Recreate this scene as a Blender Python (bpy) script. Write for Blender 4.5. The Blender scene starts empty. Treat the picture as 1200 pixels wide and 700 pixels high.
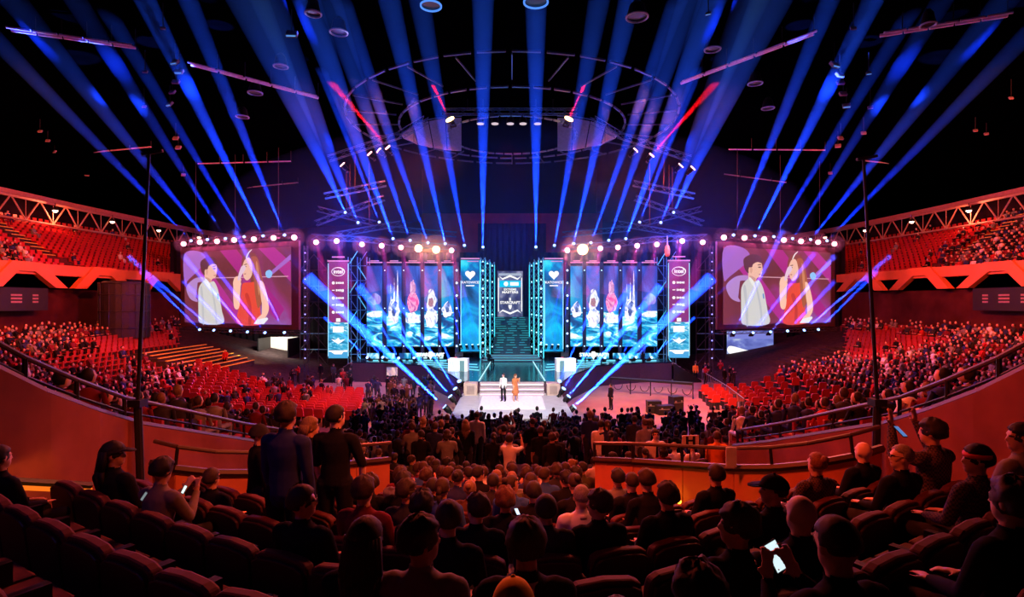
import bpy, bmesh, math, random
import numpy as np
from mathutils import Vector, Matrix, Quaternion
C = bpy.context.scene.collection
SC = bpy.context.scene
random.seed(7)
CAMZ = 7.2          # eye height above the arena floor, metres
F = 650.0           # focal length in pixels of the 1200x700 frame

def P(x, y, d):
    return Vector(((x-600)*d/F, d, CAMZ+(354-y)*d/F))

# ------------------------------------------------------------------ camera, world, lights, exposure
cd = bpy.data.cameras.new('camera'); cam = bpy.data.objects.new('camera', cd); C.objects.link(cam)
cam.location = (0, 0, CAMZ); cam.rotation_euler = (math.pi/2, 0, 0)
cd.sensor_width = 36; cd.lens = 36*F/1200; cd.shift_y = 4/1200; cd.clip_start = 0.05; cd.clip_end = 400
SC.camera = cam
vs = SC.view_settings
vs.view_transform = 'Standard'; vs.look = 'None'; vs.gamma = 1; vs.use_curve_mapping = False; vs.exposure = 0.0
w = bpy.data.worlds.new('world'); SC.world = w; w.use_nodes = True
w.node_tree.nodes['Background'].inputs[0].default_value = (0.005, 0.001, 0.003, 1)
try:
    SC.cycles.use_denoising = True
    SC.cycles.max_bounces = 4; SC.cycles.diffuse_bounces = 2; SC.cycles.volume_bounces = 0
    SC.cycles.transparent_max_bounces = 32
except Exception: pass

def light(name, typ, loc, to, energy, color, size=1.0, angle=60, blend=.6, parent=None):
    l = bpy.data.lights.new(name, typ); l.energy = energy; l.color = color
    if typ == 'AREA': l.size = size
    else: l.shadow_soft_size = size
    if typ == 'SPOT': l.spot_size = math.radians(angle); l.spot_blend = blend
    o = bpy.data.objects.new(name, l); C.objects.link(o); o.location = loc
    if to is not None: o.rotation_euler = (Vector(to)-Vector(loc)).to_track_quat('-Z', 'Y').to_euler()
    if parent: o.parent = parent
    return o

RED = (1, .07, .035); ORG = (1, .16, .04); BLU = (.03, .16, 1); MAG = (.8, .08, .7)
# unseen washes set overhead: red over the bowl, orange on the parapets, white on the presenters
for s in (-1, 1):
    light('red_wash', 'SPOT', (s*6, 34, 20), (s*26, 34, 2), 22000, RED, 1.2, 85)
    light('red_wash', 'SPOT', (s*4, 46, 19), (s*38, 48, 10), 26000, (1, .08, .05), 1.0, 70)
    light('red_wash', 'SPOT', (s*8, 30, 19), (s*13, 17, 3), 9000, RED, 1.0, 48)
    light('tier_wash', 'SPOT', (s*24, 24, 17.5), (s*39, 50, 9.5), 24000, (1, .12, .05), 1.0, 80)
    light('floor_wash', 'SPOT', (s*6, 26, 19), (s*17, 42, 0), 16000, (1, .13, .06), 1.0, 50)
    light('rail_wash', 'SPOT', (s*5, 30, 15), (s*30, 38, 21), 500, (.75, .1, .6), 1.0, 70)  # unseen uplights added so the pale ceiling rails show
    light('rail_wash', 'SPOT', (s*12, 12, 12), (s*14, 30, 21), 120, (.08, .25, 1), 1.0, 100)
light('block_wash', 'SPOT', (-3, 26, 18), (1.6, 6.5, 4.5), 17000, (1, .09, .05), 1.0, 44)
light('block_wash', 'SPOT', (9, 24, 17), (1, 12, 3), 17000, (1, .14, .07), 1.0, 48)
light('parapet_wash', 'SPOT', (-5, 6, 15), (3.2, 9.6, 4.8), 6500, (1, .075, .02), .6, 50)
light('parapet_wash', 'SPOT', (3, 3.5, 13), (-2.4, 9, 4.6), 4200, (1, .12, .035), .6, 48)
light('presenter_key', 'SPOT', (0, 14, 20), (0, 34, 1.2), 62000, (1, .86, .8), .5, 19, .3)
light('stage_wash', 'SPOT', (-8, 30, 18), (-6, 50, 2), 16000, (.22, .7, 1), .6, 50)
light('stage_wash', 'SPOT', (8, 30, 18), (6, 50, 2), 16000, (.22, .7, 1), .6, 50)
light('floor_wash', 'SPOT', (4, 24, 19), (10, 38, 0), 75000, (1, .28, .13), .6, 30)
light('floor_wash', 'SPOT', (-4, 24, 19), (-9, 36, 0), 30000, (1, .28, .13), .6, 26)
for s in (-1, 1): light('desk_key', 'SPOT', (s*1.0, 28, 19), (s*4.1, 43.3, 2.6), 45000, (1, .95, .9), .4, 8, .4)  # unseen spots added to whiten the player desks
light('violet_wash', 'SPOT', (-5.5, 1, 12), (-2.2, 5, 5.6), 110, (.3, .15, 1), .3, 40)
light('ring_wash', 'SPOT', (0, 46, 10), (0, 34, 22), 1500, (.03, .3, .7), 1.0, 120)
light('back_wash', 'SPOT', (0, 45, 20), (0, 72, 15), 5000, (1, .03, .03), 1.0, 40)

# ------------------------------------------------------------------ materials
MATS = {}
def M(name, col=(.5, .5, .5), rough=.6, emit=None, strength=1.0, metal=0.0, var=.12, scale=6.0, bump=0.0):
    if name in MATS: return MATS[name]
    if emit is not None and col == (.5, .5, .5): col = (.03, .03, .03)
    m = bpy.data.materials.new(name); m.use_nodes = True; nt = m.node_tree
    b = nt.nodes['Principled BSDF']; b.inputs['Specular IOR Level'].default_value = .5 if rough < .84 else .05; b.inputs['Roughness'].default_value = rough; b.inputs['Metallic'].default_value = metal
    tc = nt.nodes.new('ShaderNodeTexCoord'); n = nt.nodes.new('ShaderNodeTexNoise'); n.inputs['Scale'].default_value = scale
    n.inputs['Detail'].default_value = 3
    nt.links.new(tc.outputs['Object'], n.inputs['Vector'])
    r = nt.nodes.new('ShaderNodeValToRGB'); nt.links.new(n.outputs['Fac'], r.inputs['Fac'])
    r.color_ramp.elements[0].position = .3; r.color_ramp.elements[1].position = .7
    r.color_ramp.elements[0].color = tuple(c*(1-var) for c in col)+(1,); r.color_ramp.elements[1].color = tuple(min(1, c*(1+var)) for c in col)+(1,)
    nt.links.new(r.outputs['Color'], b.inputs['Base Color'])
    if emit is not None:
        b.inputs['Emission Color'].default_value = tuple(emit)+(1,); b.inputs['Emission Strength'].default_value = strength
        b.inputs['Roughness'].default_value = .9
    if bump:
        bp = nt.nodes.new('ShaderNodeBump'); bp.inputs['Strength'].default_value = bump
        nt.links.new(n.outputs['Fac'], bp.inputs['Height']); nt.links.new(bp.outputs['Normal'], b.inputs['Normal'])
    MATS[name] = m; return m

def led(name, stops, scale=1.2, dist=2.5, strength=1.0, seed=0.0, stretch=(1, 1, .6), wave=True):
    """an LED wall: an abstract swirling picture, emitted by the panel"""
    if name in MATS: return MATS[name]
    m = bpy.data.materials.new(name); m.use_nodes = True; nt = m.node_tree; N = nt.nodes; L = nt.links
    b = N['Principled BSDF']; b.inputs['Base Color'].default_value = (.01, .01, .015, 1); b.inputs['Roughness'].default_value = .8
    tc = N.new('ShaderNodeTexCoord'); mp = N.new('ShaderNodeMapping'); mp.inputs['Location'].default_value = (seed, seed*.7, seed*1.3)
    mp.inputs['Scale'].default_value = stretch
    L.new(tc.outputs['Object'], mp.inputs['Vector'])
    n = N.new('ShaderNodeTexNoise'); n.inputs['Scale'].default_value = scale; n.inputs['Detail'].default_value = 5; n.inputs['Distortion'].default_value = dist
    L.new(mp.outputs['Vector'], n.inputs['Vector'])
    r = N.new('ShaderNodeValToRGB'); e = r.color_ramp.elements
    while len(e) < len(stops): e.new(.5)
    for k, (p, c) in enumerate(stops): e[k].position = p; e[k].color = tuple(c)+(1,)
    L.new(n.outputs['Fac'], r.inputs['Fac']); L.new(r.outputs['Color'], b.inputs['Emission Color'])
    b.inputs['Emission Strength'].default_value = strength
    MATS[name] = m; return m

def haze(name, dens, col=(1, 1, 1)):
    if name in MATS: return MATS[name]
    m = bpy.data.materials.new(name); m.use_nodes = True; nt = m.node_tree; nt.nodes.clear()
    o = nt.nodes.new('ShaderNodeOutputMaterial'); v = nt.nodes.new('ShaderNodeVolumeScatter')
    v.inputs['Density'].default_value = dens; v.inputs['Color'].default_value = tuple(col)+(1,)
    nt.links.new(v.outputs[0], o.inputs['Volume']); MATS[name] = m; return m

blk = M('black_metal', (.012, .012, .014), .45, metal=.3)
drk = M('dark_drape', (.010, .008, .011), .95, var=.3, scale=2)
steel = M('truss_steel', (.35, .36, .38), .35, metal=.7)
truss_dark = M('truss_painted', (.05, .05, .06), .4, metal=.5)
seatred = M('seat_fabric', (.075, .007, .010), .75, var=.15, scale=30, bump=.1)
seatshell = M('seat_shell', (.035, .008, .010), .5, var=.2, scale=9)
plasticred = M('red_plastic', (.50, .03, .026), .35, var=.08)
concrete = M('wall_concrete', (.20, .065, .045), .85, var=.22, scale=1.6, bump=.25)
wood = M('parapet_board', (.72, .24, .11), .65, var=.16, scale=2.2)
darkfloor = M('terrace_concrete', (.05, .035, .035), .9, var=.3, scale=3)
white = M('white_paint', (.7, .7, .7), .6)
pale = M('pale_fixture', (.55, .55, .6), .4)
chrome = M('rail_metal', (.10, .07, .07), .38)

# ------------------------------------------------------------------ mesh helpers
class MB:
    def __init__(s): s.v = []; s.f = []; s.m = []
    def add(s, vs, fs, mi=0):
        o = len(s.v); s.v += [tuple(v) for v in vs]; s.f += [tuple(i+o for i in f) for f in fs]; s.m += [mi]*len(fs); return s
    def box(s, c, sz, rz=0, mi=0, rx=0):
        c = Vector(c); hx, hy, hz = sz[0]/2, sz[1]/2, sz[2]/2; R = Matrix.Rotation(rz, 3, 'Z') @ Matrix.Rotation(rx, 3, 'X')
        vs = [c+R @ Vector((x*hx, y*hy, z*hz)) for x in (-1, 1) for y in (-1, 1) for z in (-1, 1)]
        return s.add(vs, [(0, 1, 3, 2), (4, 6, 7, 5), (0, 4, 5, 1), (2, 3, 7, 6), (0, 2, 6, 4), (1, 5, 7, 3)], mi)
    def tube(s, a, b, r, n=6, mi=0, r2=None, cap=True):
        a = Vector(a); b = Vector(b); r2 = r if r2 is None else r2; t = (b-a)
        if t.length < 1e-6: return s
        q = t.to_track_quat('Z', 'Y'); vs = []
        for p, rr in ((a, r), (b, r2)):
            for k in range(n):
                an = 2*math.pi*k/n; vs.append(p+q @ Vector((math.cos(an)*rr, math.sin(an)*rr, 0)))
        fs = [(k, (k+1) % n, n+(k+1) % n, n+k) for k in range(n)]
        if cap: fs += [tuple(range(n-1, -1, -1)), tuple(range(n, 2*n))]
        return s.add(vs, fs, mi)
    def path(s, pts, r, n=6, mi=0):
        for a, b in zip(pts, pts[1:]): s.tube(a, b, r, n, mi)
        return s
    def lathe(s, c, prof, n=12, mi=0, q=None):
        c = Vector(c); q = q or Quaternion(); vs = []
        for (r, z) in prof:
            for k in range(n):
                a = 2*math.pi*k/n; vs.append(c+q @ Vector((r*math.cos(a), r*math.sin(a), z)))
        fs = []
        for j in range(len(prof)-1):
            for k in range(n): fs.append((j*n+k, j*n+(k+1) % n, (j+1)*n+(k+1) % n, (j+1)*n+k))
        fs += [tuple(range(n-1, -1, -1)), tuple(range((len(prof)-1)*n, len(prof)*n))]
        return s.add(vs, fs, mi)
    def ball(s, c, r, n=8, mi=0):
        rx, ry, rz = (r, r, r) if not hasattr(r, '__len__') else r
        prof = []; c = Vector(c); m = max(4, n//2+1); vs = []
        for j in range(1, m):
            a = math.pi*j/m
            for k in range(n):
                t = 2*math.pi*k/n; vs.append(c+Vector((rx*math.sin(a)*math.cos(t), ry*math.sin(a)*math.sin(t), -rz*math.cos(a))))
        vs += [c+Vector((0, 0, -rz)), c+Vector((0, 0, rz))]; B = (m-1)*n; fs = []
        for j in range(m-2):
            for k in range(n): fs.append((j*n+k, j*n+(k+1) % n, (j+1)*n+(k+1) % n, (j+1)*n+k))
        for k in range(n): fs.append((B, (k+1) % n, k)); fs.append((B+1, (m-2)*n+k, (m-2)*n+(k+1) % n))
        return s.add(vs, fs, mi)
    def prism(s, pts, n0, n1, mi=0):
        """pts: outline (list of Vector); n0, n1: offsets of front and back"""
        k = len(pts); vs = [Vector(p)+Vector(n0) for p in pts]+[Vector(p)+Vector(n1) for p in pts]
        fs = [tuple(range(k)), tuple(range(2*k-1, k-1, -1))]+[(i, k+i, k+(i+1) % k, (i+1) % k) for i in range(k)]
        return s.add(vs, fs, mi)
    def mesh(s, name, mats, smooth=False, fix=False):
        me = bpy.data.meshes.new(name); me.from_pydata(s.v, [], s.f)
        for mm in (mats if isinstance(mats, (list, tuple)) else [mats]): me.materials.append(mm)
        me.polygons.foreach_set('material_index', s.m)
        if smooth: me.polygons.foreach_set('use_smooth', [True]*len(s.f))
        if fix:
            bm = bmesh.new(); bm.from_mesh(me); bmesh.ops.recalc_face_normals(bm, faces=bm.faces); bm.to_mesh(me); bm.free()
        me.update(); return me
    def build(s, name, mats, parent=None, smooth=False, bevel=0, loc=None):
        me = s.mesh(name, mats, smooth, fix=True); return put(name, me, parent, loc, bevel)
def put(name, me, parent=None, loc=None, bevel=0):
    o = bpy.data.objects.new(name, me); C.objects.link(o)
    if parent is not None: o.parent = parent
    if loc is not None: o.location = loc
    if bevel:
        b = o.modifiers.new('bevel', 'BEVEL'); b.width = bevel; b.segments = 2; b.limit_method = 'ANGLE'
    return o
def empty(name, loc=(0, 0, 0), rz=0, **k):
    o = bpy.data.objects.new(name, None); C.objects.link(o); o.location = loc; o.rotation_euler = (0, 0, rz); o.empty_display_size = .1
    return tag(o, **k)
def tag(o, label=None, cat=None, group=None, kind=None):
    if label: o['label'] = label
    if cat: o['category'] = cat
    if group: o['group'] = group
    if kind: o['kind'] = kind
    return o
def dup(root, loc=None, rz=None, scale=None, **k):
    r = root.copy(); C.objects.link(r)
    if loc is not None: r.location = loc
    if rz is not None: r.rotation_euler = (0, 0, rz)
    if scale is not None: r.scale = (scale,)*3
    for ch in list(root.children):
        c = ch.copy(); C.objects.link(c); c.parent = r
        for g in list(ch.children): d = g.copy(); C.objects.link(d); d.parent = c
    return tag(r, **k)
ORD = ['first', 'second', 'third', 'fourth', 'fifth', 'sixth', 'seventh', 'eighth', 'ninth', 'tenth', 'eleventh', 'twelfth', 'thirteenth', 'fourteenth']
def lettering(parent, txt, loc, size, mat, name='lettering', rx=math.pi/2, rz=0, sx=1.0, ext=.01, font_bold=.0):
    cu = bpy.data.curves.new(name, 'FONT'); cu.body = txt; cu.size = size; cu.align_x = 'CENTER'; cu.align_y = 'CENTER'; cu.extrude = ext; cu.offset = font_bold
    cu.resolution_u = 3; cu.materials.append(mat)
    tmp = bpy.data.objects.new(name, cu); C.objects.link(tmp); bpy.context.view_layer.update()
    me = bpy.data.meshes.new_from_object(tmp.evaluated_get(bpy.context.evaluated_depsgraph_get())); bpy.data.objects.remove(tmp)
    me.name = name; o = bpy.data.objects.new(name, me); C.objects.link(o); o.location = loc; o.rotation_euler = (rx, 0, rz); o.scale = (sx, 1, 1)
    if parent is not None: o.parent = parent
    return o
def truss(mb, a, b, w=.35, seg=None, r=.025, rd=.015, n=4):
    a = Vector(a); b = Vector(b); L = (b-a).length; q = (b-a).to_track_quat('Z', 'Y'); seg = seg or max(2, int(L/(w*1.6)))
    cor = [(-1, -1), (1, -1), (1, 1), (-1, 1)]
    pt = lambda k, t: a+(b-a)*t+q @ Vector((cor[k][0]*w/2, cor[k][1]*w/2, 0))
    for k in range(4): mb.tube(pt(k, 0), pt(k, 1), r, n, cap=False)
    for i in range(seg):
        t0, t1 = i/seg, (i+1)/seg
        for k in range(4):
            k2 = (k+1) % 4
            if i % 2: mb.tube(pt(k, t0), pt(k2, t1), rd, 3, cap=False)
            else: mb.tube(pt(k2, t0), pt(k, t1), rd, 3, cap=False)
    return mb

# ------------------------------------------------------------------ terrain functions
def g(x): return .65*(math.sqrt(x*x+2.25)-1.5)
def blockfloor(s): return 5.57-.26*s
def rad(x, y): return (abs(x)**4+abs(y-40)**4)**.25
def bowl(x, y):
    r = rad(x, y)
    z = 2.5+.24*(r-27.5) if r > 20 else .7*max(0, (r-18)/2)
    z = max(z, 0) if r > 18 else 0
    bump = 1.25*min(1, max(0, (26-y)/12))
    return z+(bump if r > 20 else 0)
ROWS = [1.9+.85*i for i in range(13)]
def rowpos(px, s):
    y = s
    for _ in range(12): x = (px-600)/F*y; y = s+g(x)
    return x, y

# ================================================================== LARGE STRUCTURE
def sheet(name, pts, mats, thick=(0, 0, -.1)):
    return tag(MB().prism([Vector(p) for p in pts], (0, 0, 0), thick).build(name, mats), kind='structure')
sheet('floor', [(-60, -6, 0), (60, -6, 0), (60, 95, 0), (-60, 95, 0)], M('arena_floor', (.30, .16, .13), .55, var=.2, scale=.6), (0, 0, -.3))
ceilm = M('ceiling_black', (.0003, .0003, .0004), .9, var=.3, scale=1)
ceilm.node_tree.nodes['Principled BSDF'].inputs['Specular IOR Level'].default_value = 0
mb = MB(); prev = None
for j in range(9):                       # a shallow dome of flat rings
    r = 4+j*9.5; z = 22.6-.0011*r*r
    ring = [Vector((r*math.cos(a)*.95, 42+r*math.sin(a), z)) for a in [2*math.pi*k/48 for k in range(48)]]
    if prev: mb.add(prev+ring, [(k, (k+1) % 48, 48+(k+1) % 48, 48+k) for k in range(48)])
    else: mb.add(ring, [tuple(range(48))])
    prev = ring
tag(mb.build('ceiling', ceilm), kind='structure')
# walls all round, above the seating
def wallstrip(name, pts, z0, z1, mat, th=.25, inward=None):
    mb = MB(); n = len(pts)
    for i in range(n-1):
        a = Vector((pts[i][0], pts[i][1], 0)); b = Vector((pts[i+1][0], pts[i+1][1], 0)); t = (b-a).normalized(); nn = Vector((-t.y, t.x, 0))*th
        za = z0[i] if hasattr(z0, '__len__') else z0; zb = z0[i+1] if hasattr(z0, '__len__') else z0
        ya = z1[i] if hasattr(z1, '__len__') else z1; yb = z1[i+1] if hasattr(z1, '__len__') else z1
        U = Vector((0, 0, 1))
        mb.add([a+U*za, b+U*zb, b+U*yb, a+U*ya, a+nn+U*za, b+nn+U*zb, b+nn+U*yb, a+nn+U*ya],
               [(0, 1, 2, 3), (7, 6, 5, 4), (3, 2, 6, 7), (0, 4, 5, 1), (0, 3, 7, 4), (1, 5, 6, 2)])
    return tag(mb.build(name, mat), kind='structure')
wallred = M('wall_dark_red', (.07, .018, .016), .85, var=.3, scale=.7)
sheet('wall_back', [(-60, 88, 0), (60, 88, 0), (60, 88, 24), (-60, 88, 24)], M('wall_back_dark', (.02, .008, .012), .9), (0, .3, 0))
for s, nm in ((-1, 'left'), (1, 'right')):
    sheet('wall_'+nm, [(s*58, -6, 0), (s*58, 95, 0), (s*58, 95, 24), (s*58, -6, 24)], M('wall_back_dark'), (s*.3, 0, 0))
sheet('wall_rear', [(-60, -6, 0), (60, -6, 0), (60, -6, 24), (-60, -6, 24)], M('wall_back_dark'), (0, -.3, 0))

# side bowls: sloping terraces of the lower tier
for s in (-1, 1):
    mb = MB(); NX, NY = 34, 40; vs = []; x0 = 5.62
    for j in range(NY+1):
        y = 1.5+(72-1.5)*j/NY
        xi = x0 if y < 13.8 else max(18.0, x0)
        for i in range(NX+1):
            x = x0+(36.6-x0)*i/NX; z = bowl(x, y)
            if y > 14.5 and rad(x, y) < 19: z = -.05
            if y < 14: z = max(z, 2.3)
            vs.append((s*x, y, z-.02))
    fs = [(j*(NX+1)+i, j*(NX+1)+i+1, (j+1)*(NX+1)+i+1, (j+1)*(NX+1)+i) for j in range(NY) for i in range(NX)]
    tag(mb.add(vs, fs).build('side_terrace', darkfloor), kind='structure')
# outer walls above the lower bowl, fascia and upper tier
SIDE = [(-36.6, 5), (-36.9, 20), (-37, 34), (-37, 42), (-36.6, 52), (-36, 60), (-35, 70), (-33.5, 78)]
UP = [(-44.5, 5), (-44.8, 20), (-45, 34), (-45, 46), (-45, 56), (-44.5, 66), (-43.6, 74), (-42, 82)]
def mir(pts, s): return [(-s*x, y) for x, y in pts]
fas = M('fascia_orange', (.72, .22, .06), .6, var=.12, scale=.5)
for s, nm in ((-1, 'left'), (1, 'right')):
    side = [(x if s < 0 else -x, y) for x, y in SIDE]; up = [(x if s < 0 else -x, y) for x, y in UP]
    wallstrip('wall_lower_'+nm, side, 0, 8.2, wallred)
    # fascia: band at the foot of the upper tier with slanted concrete ribs
    r = empty('balcony_front', (0, 0, 0), kind='structure')
    L = sum((Vector(b)-Vector(a)).length for a, b in zip(side, side[1:]))
    def along(t, pts=side):
        t = t*sum((Vector(b)-Vector(a)).length for a, b in zip(pts, pts[1:]))
        for a, b in zip(pts, pts[1:]):
            l = (Vector(b)-Vector(a)).length
            if t <= l or (a, b) == (pts[-2], pts[-1]): q = t/l; return Vector((a[0]+(b[0]-a[0])*q, a[1]+(b[1]-a[1])*q, 0))
            t -= l
    mb = MB(); n = 40
    for i in range(n):
        a, b = along(i/n), along((i+1)/n); off = Vector((-s*.9, 0, 0))
        mb.add([a+off+Vector((0, 0, 9.3)), b+off+Vector((0, 0, 9.3)), b+off+Vector((0, 0, 10.15)), a+off+Vector((0, 0, 10.15)),
                a+Vector((0, 0, 9.3)), b+Vector((0, 0, 9.3)), b+Vector((0, 0, 10.15)), a+Vector((0, 0, 10.15))], [(0, 1, 2, 3), (4, 7, 6, 5), (3, 2, 6, 7), (0, 4, 5, 1)])
    mb.build('fascia_band', fas, r)
    dist = lambda y: (y-5)/73
    for k, y in enumerate((26, 33.5, 41, 48.5, 56, 63.5)):      # zigzag ribs (trapezoid frames)
        o = Vector((-s*1.1, 0, 0)); pts = [(y-3.2, 8.3), (y-1.2, 10.2), (y+1.2, 10.2), (y+3.6, 8.3), (y+2.5, 8.3), (y+.7, 9.5), (y-.7, 9.5), (y-2.0, 8.3)]
        base = [along(dist(a))+Vector((0, 0, z)) for a, z in pts]
        k0 = MB(); k0.v = [tuple(p+o) for p in base]+[tuple(p+o+Vector((s*.5, 0, 0))) for p in base]
        k0.f = [(0, 1, 6, 7), (1, 2, 5, 6), (2, 3, 4, 5), (15, 14, 9, 8), (14, 13, 10, 9), (13, 12, 11, 10)]+[(i, 8+i, 8+(i+1) % 8, (i+1) % 8) for i in range(8)]; k0.m = [0]*len(k0.f)
        k0.build('rib', fas, r)
    # raked upper tier
    tier = empty('upper_terrace', (0, 0, 0), kind='structure'); NR = 15
    for j in range(NR):
        mb = MB(); za = 9.6+5.0*j/NR; zb = 9.6+5.0*(j+1)/NR
        for i in range(n):
            A, B = along(i/n), along((i+1)/n); U0, U1 = along(i/n, up), along((i+1)/n, up)
            p = lambda a, u, t, z: Vector((a.x+(u.x-a.x)*t, a.y+(u.y-a.y)*t, z))
            mb.add([p(A, U0, j/NR, za), p(B, U1, j/NR, za), p(B, U1, j/NR, zb), p(A, U0, j/NR, zb), p(A, U0, (j+1)/NR, zb), p(B, U1, (j+1)/NR, zb)], [(0, 1, 2, 3), (3, 2, 5, 4)])
        mb.build('step', M('upper_concrete', (.10, .03, .03), .9, var=.2), tier)
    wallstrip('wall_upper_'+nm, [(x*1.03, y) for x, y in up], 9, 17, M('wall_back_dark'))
    # roof edge truss over the upper tier
    tr = empty('roof_edge_truss', (0, 0, 0), label='pale orange zigzag steel truss above the upper tier on the %s of the arena' % nm, cat='truss')
    edge = [(x*.965, y) for x, y in up]; m = 26; top = MB(); bot = MB()
    for i in range(m):
        a, b = along(i/m, edge), along((i+1)/m, edge); c = (a+b)/2
        zt, zb = 16.5, 14.5
        top.tube(a+Vector((0, 0, zt)), b+Vector((0, 0, zt)), .17, 6); top.box((a+b)/2+Vector((s*.3, 0, zt+.35)), (.3, (b-a).length, .34), math.atan2(b.y-a.y, b.x-a.x)-math.pi/2)
        bot.tube(a+Vector((0, 0, zb)), b+Vector((0, 0, zb)), .10, 6)
        d = MB(); d.tube(a+Vector((0, 0, zb)), c+Vector((0, 0, zt)), .07, 5); d.tube(c+Vector((0, 0, zt)), b+Vector((0, 0, zb)), .07, 5); d.tube(a+Vector((0, 0, zt)), a+Vector((0, 0, zb)), .035, 4)
        d.build('brace', M('truss_orange', (.48, .27, .18), .5), tr)
    top.build('top_chord', M('truss_orange'), tr); bot.build('bottom_chord', M('truss_orange'), tr)
    for k in range(9):
        p = along((16+k*7.2-5)/77, edge)+Vector((-s*.5, 0, 15.9))
        t = empty('flood_lamp', p, label='warm white flood lamp hanging under the %s roof edge truss, %s from the camera end' % (nm, ORD[k]), cat='lamp', group='flood lamps under the roof edge trusses')
        MB().lathe((0, 0, 0), [(.1, .22), (.26, .05), (.3, -.1)], 10).tube((0, 0, .2), (0, 0, .6), .03, 5).build('housing', blk, t)
        MB().ball((0, 0, -.1), (.22, .22, .2), 8).build('bulb', M('lamp_warm', emit=(1, .55, .38), strength=9), t)
        if k in (1, 3, 5): light('bulb_glow', 'POINT', p+Vector((-s*.3, 0, -.5)), None, 500, (1, .2, .1), .2, parent=None)
# staircases in the upper tier with yellow nosings
for s, nm in ((-1, 'left'), (1, 'right')):
    r = empty('aisle_stairs', (0, 0, 0), label='aisle stairs with yellow edges climbing the %s upper tier' % nm, cat='stairs')
    for j in range(16):
        t = j/15; x = s*(37.4+6.9*t); y = (47 if s < 0 else 49)-1.0*t
        b = put('step', MB().box((0, 0, 0), (.45, 1.3, .34)).mesh('step', darkfloor, fix=True), r, (x, y, 9.72+4.9*t))
        b2 = put('nosing', MB().box((0, 0, 0), (.09, 1.25, .06)).mesh('nosing', M('nosing_yellow', (.85, .7, .08), .6), fix=True), b, (-s*.24, 0, .15))
# empty terrace with yellow edged steps low on both sides, red seats above them
for s, nm in ((-1, 'left'), (1, 'right')):
    r = empty('yellow_edged_terrace', (0, 0, 0), kind='structure')
    for j in range(8):
        x = s*(23.6+j*.75); mb = MB(); z = bowl(x, 42)+.15
        y0, y1 = (41, 50)
        st = put('step', MB().box((0, 0, 0), (.73, y1-y0, .5)).mesh('step', darkfloor, fix=True), r, (x, (y0+y1)/2+j*.25, z))
        if s < 0: put('nosing', MB().box((0, 0, 0), (.16, y1-y0-.2, .06)).mesh('nosing', M('nosing_yellow')), st, (.36, 0, .26))

# ---------------------------------------------------------------- our block: terraces, outer walls, parapets
terr = empty('seating_terrace', (0, 0, 0), kind='structure')
def stepmesh(s0, s1, z, xm=5.6, base=None):
    mb = MB(); n = 24; xs = [-xm+2*xm*i/n for i in range(n+1)]
    vs = []
    for x in xs: vs += [(x, s0+g(x), z), (x, s1+g(x), z), (x, s1+g(x), z-.45)]
    fs = []
    for i in range(n): a = i*3; fs += [(a, a+1, a+4, a+3), (a+1, a+2, a+5, a+4)]
    return mb.add(vs, fs)
for i, s in enumerate(ROWS):
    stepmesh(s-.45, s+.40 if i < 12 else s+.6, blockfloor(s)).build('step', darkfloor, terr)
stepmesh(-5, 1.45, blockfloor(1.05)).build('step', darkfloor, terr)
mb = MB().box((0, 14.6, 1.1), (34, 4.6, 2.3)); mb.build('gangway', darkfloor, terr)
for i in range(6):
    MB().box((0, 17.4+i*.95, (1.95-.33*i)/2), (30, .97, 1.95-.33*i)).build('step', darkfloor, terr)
OUT = [(5.9, 0), (5.75, 2.5), (5.55, 4.2), (5.35, 5.8), (5.32, 6.4), (5.35, 7.2), (5.5, 8.3), (5.5, 10), (5.5, 12), (5.35, 13.6)]
OZ = [8.2, 7.7, 7.1, 6.5, 6.14, 5.77, 5.35, 4.80, 4.15, 3.65]
for s, nm in ((-1, 'left'), (1, 'right')):
    pts = [(s*x, y) for x, y in OUT]
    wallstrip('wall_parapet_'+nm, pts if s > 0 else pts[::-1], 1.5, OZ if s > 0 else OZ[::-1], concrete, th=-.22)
    cap = MB()
    for i in range(len(pts)-1): cap.tube((pts[i][0]+s*.1, pts[i][1], OZ[i]+.02), (pts[i+1][0]+s*.1, pts[i+1][1], OZ[i+1]+.02), .06, 6)
    tag(cap.build('trim_coping_'+nm, M('coping_dark', (.05, .02, .02), .5)), kind='structure')
    r = empty('crest_railing', (0, 0, 0), label='long dark pipe railing along the crest of the %s concrete wall' % nm, cat='railing')
    MB().path([Vector((pts[i][0]+s*.3, pts[i][1], OZ[i]+.42)) for i in range(len(pts))], .032, 8).build('handrail', chrome, r)
    MB().path([Vector((pts[i][0]+s*.3, pts[i][1], OZ[i]+.2)) for i in range(len(pts))], .02, 6).build('mid_rail', blk, r)
    for i in range(2, len(pts)):
        MB().tube((pts[i][0]+s*.3, pts[i][1], OZ[i]-.3), (pts[i][0]+s*.3, pts[i][1], OZ[i]+.42), .03, 6).build('post', blk, r)
    # mast
    top = P(185, 185, 8.2) if s < 0 else P(1012, 187, 8.2); bt = P(176, 560, 8.2) if s < 0 else P(1026, 540, 8.2); mid = P(172, 468, 8.2) if s < 0 else P(1028, 470, 8.2)
    if s < 0: top.y = bt.y = mid.y = 8.0
    t = empty('mast', bt, label='tall thin black mast standing at the bend of the %s concrete wall' % nm, cat='pole')
    MB().tube((0, 0, -.2), mid-bt, .055, 8).build('thick_base', blk, t)
    MB().tube(mid-bt, top-bt, .028, 8, r2=.02).build('mast_tube', blk, t)
    MB().box((mid-bt)+Vector((0, 0, -.02)), (.18, .18, .1)).build('collar', blk, t)
    MB().tube(top-bt-Vector((.1, 0, 0)), top-bt+Vector((.2, 0, .05)), .025, 6).build('head_bracket', blk, t)
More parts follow.
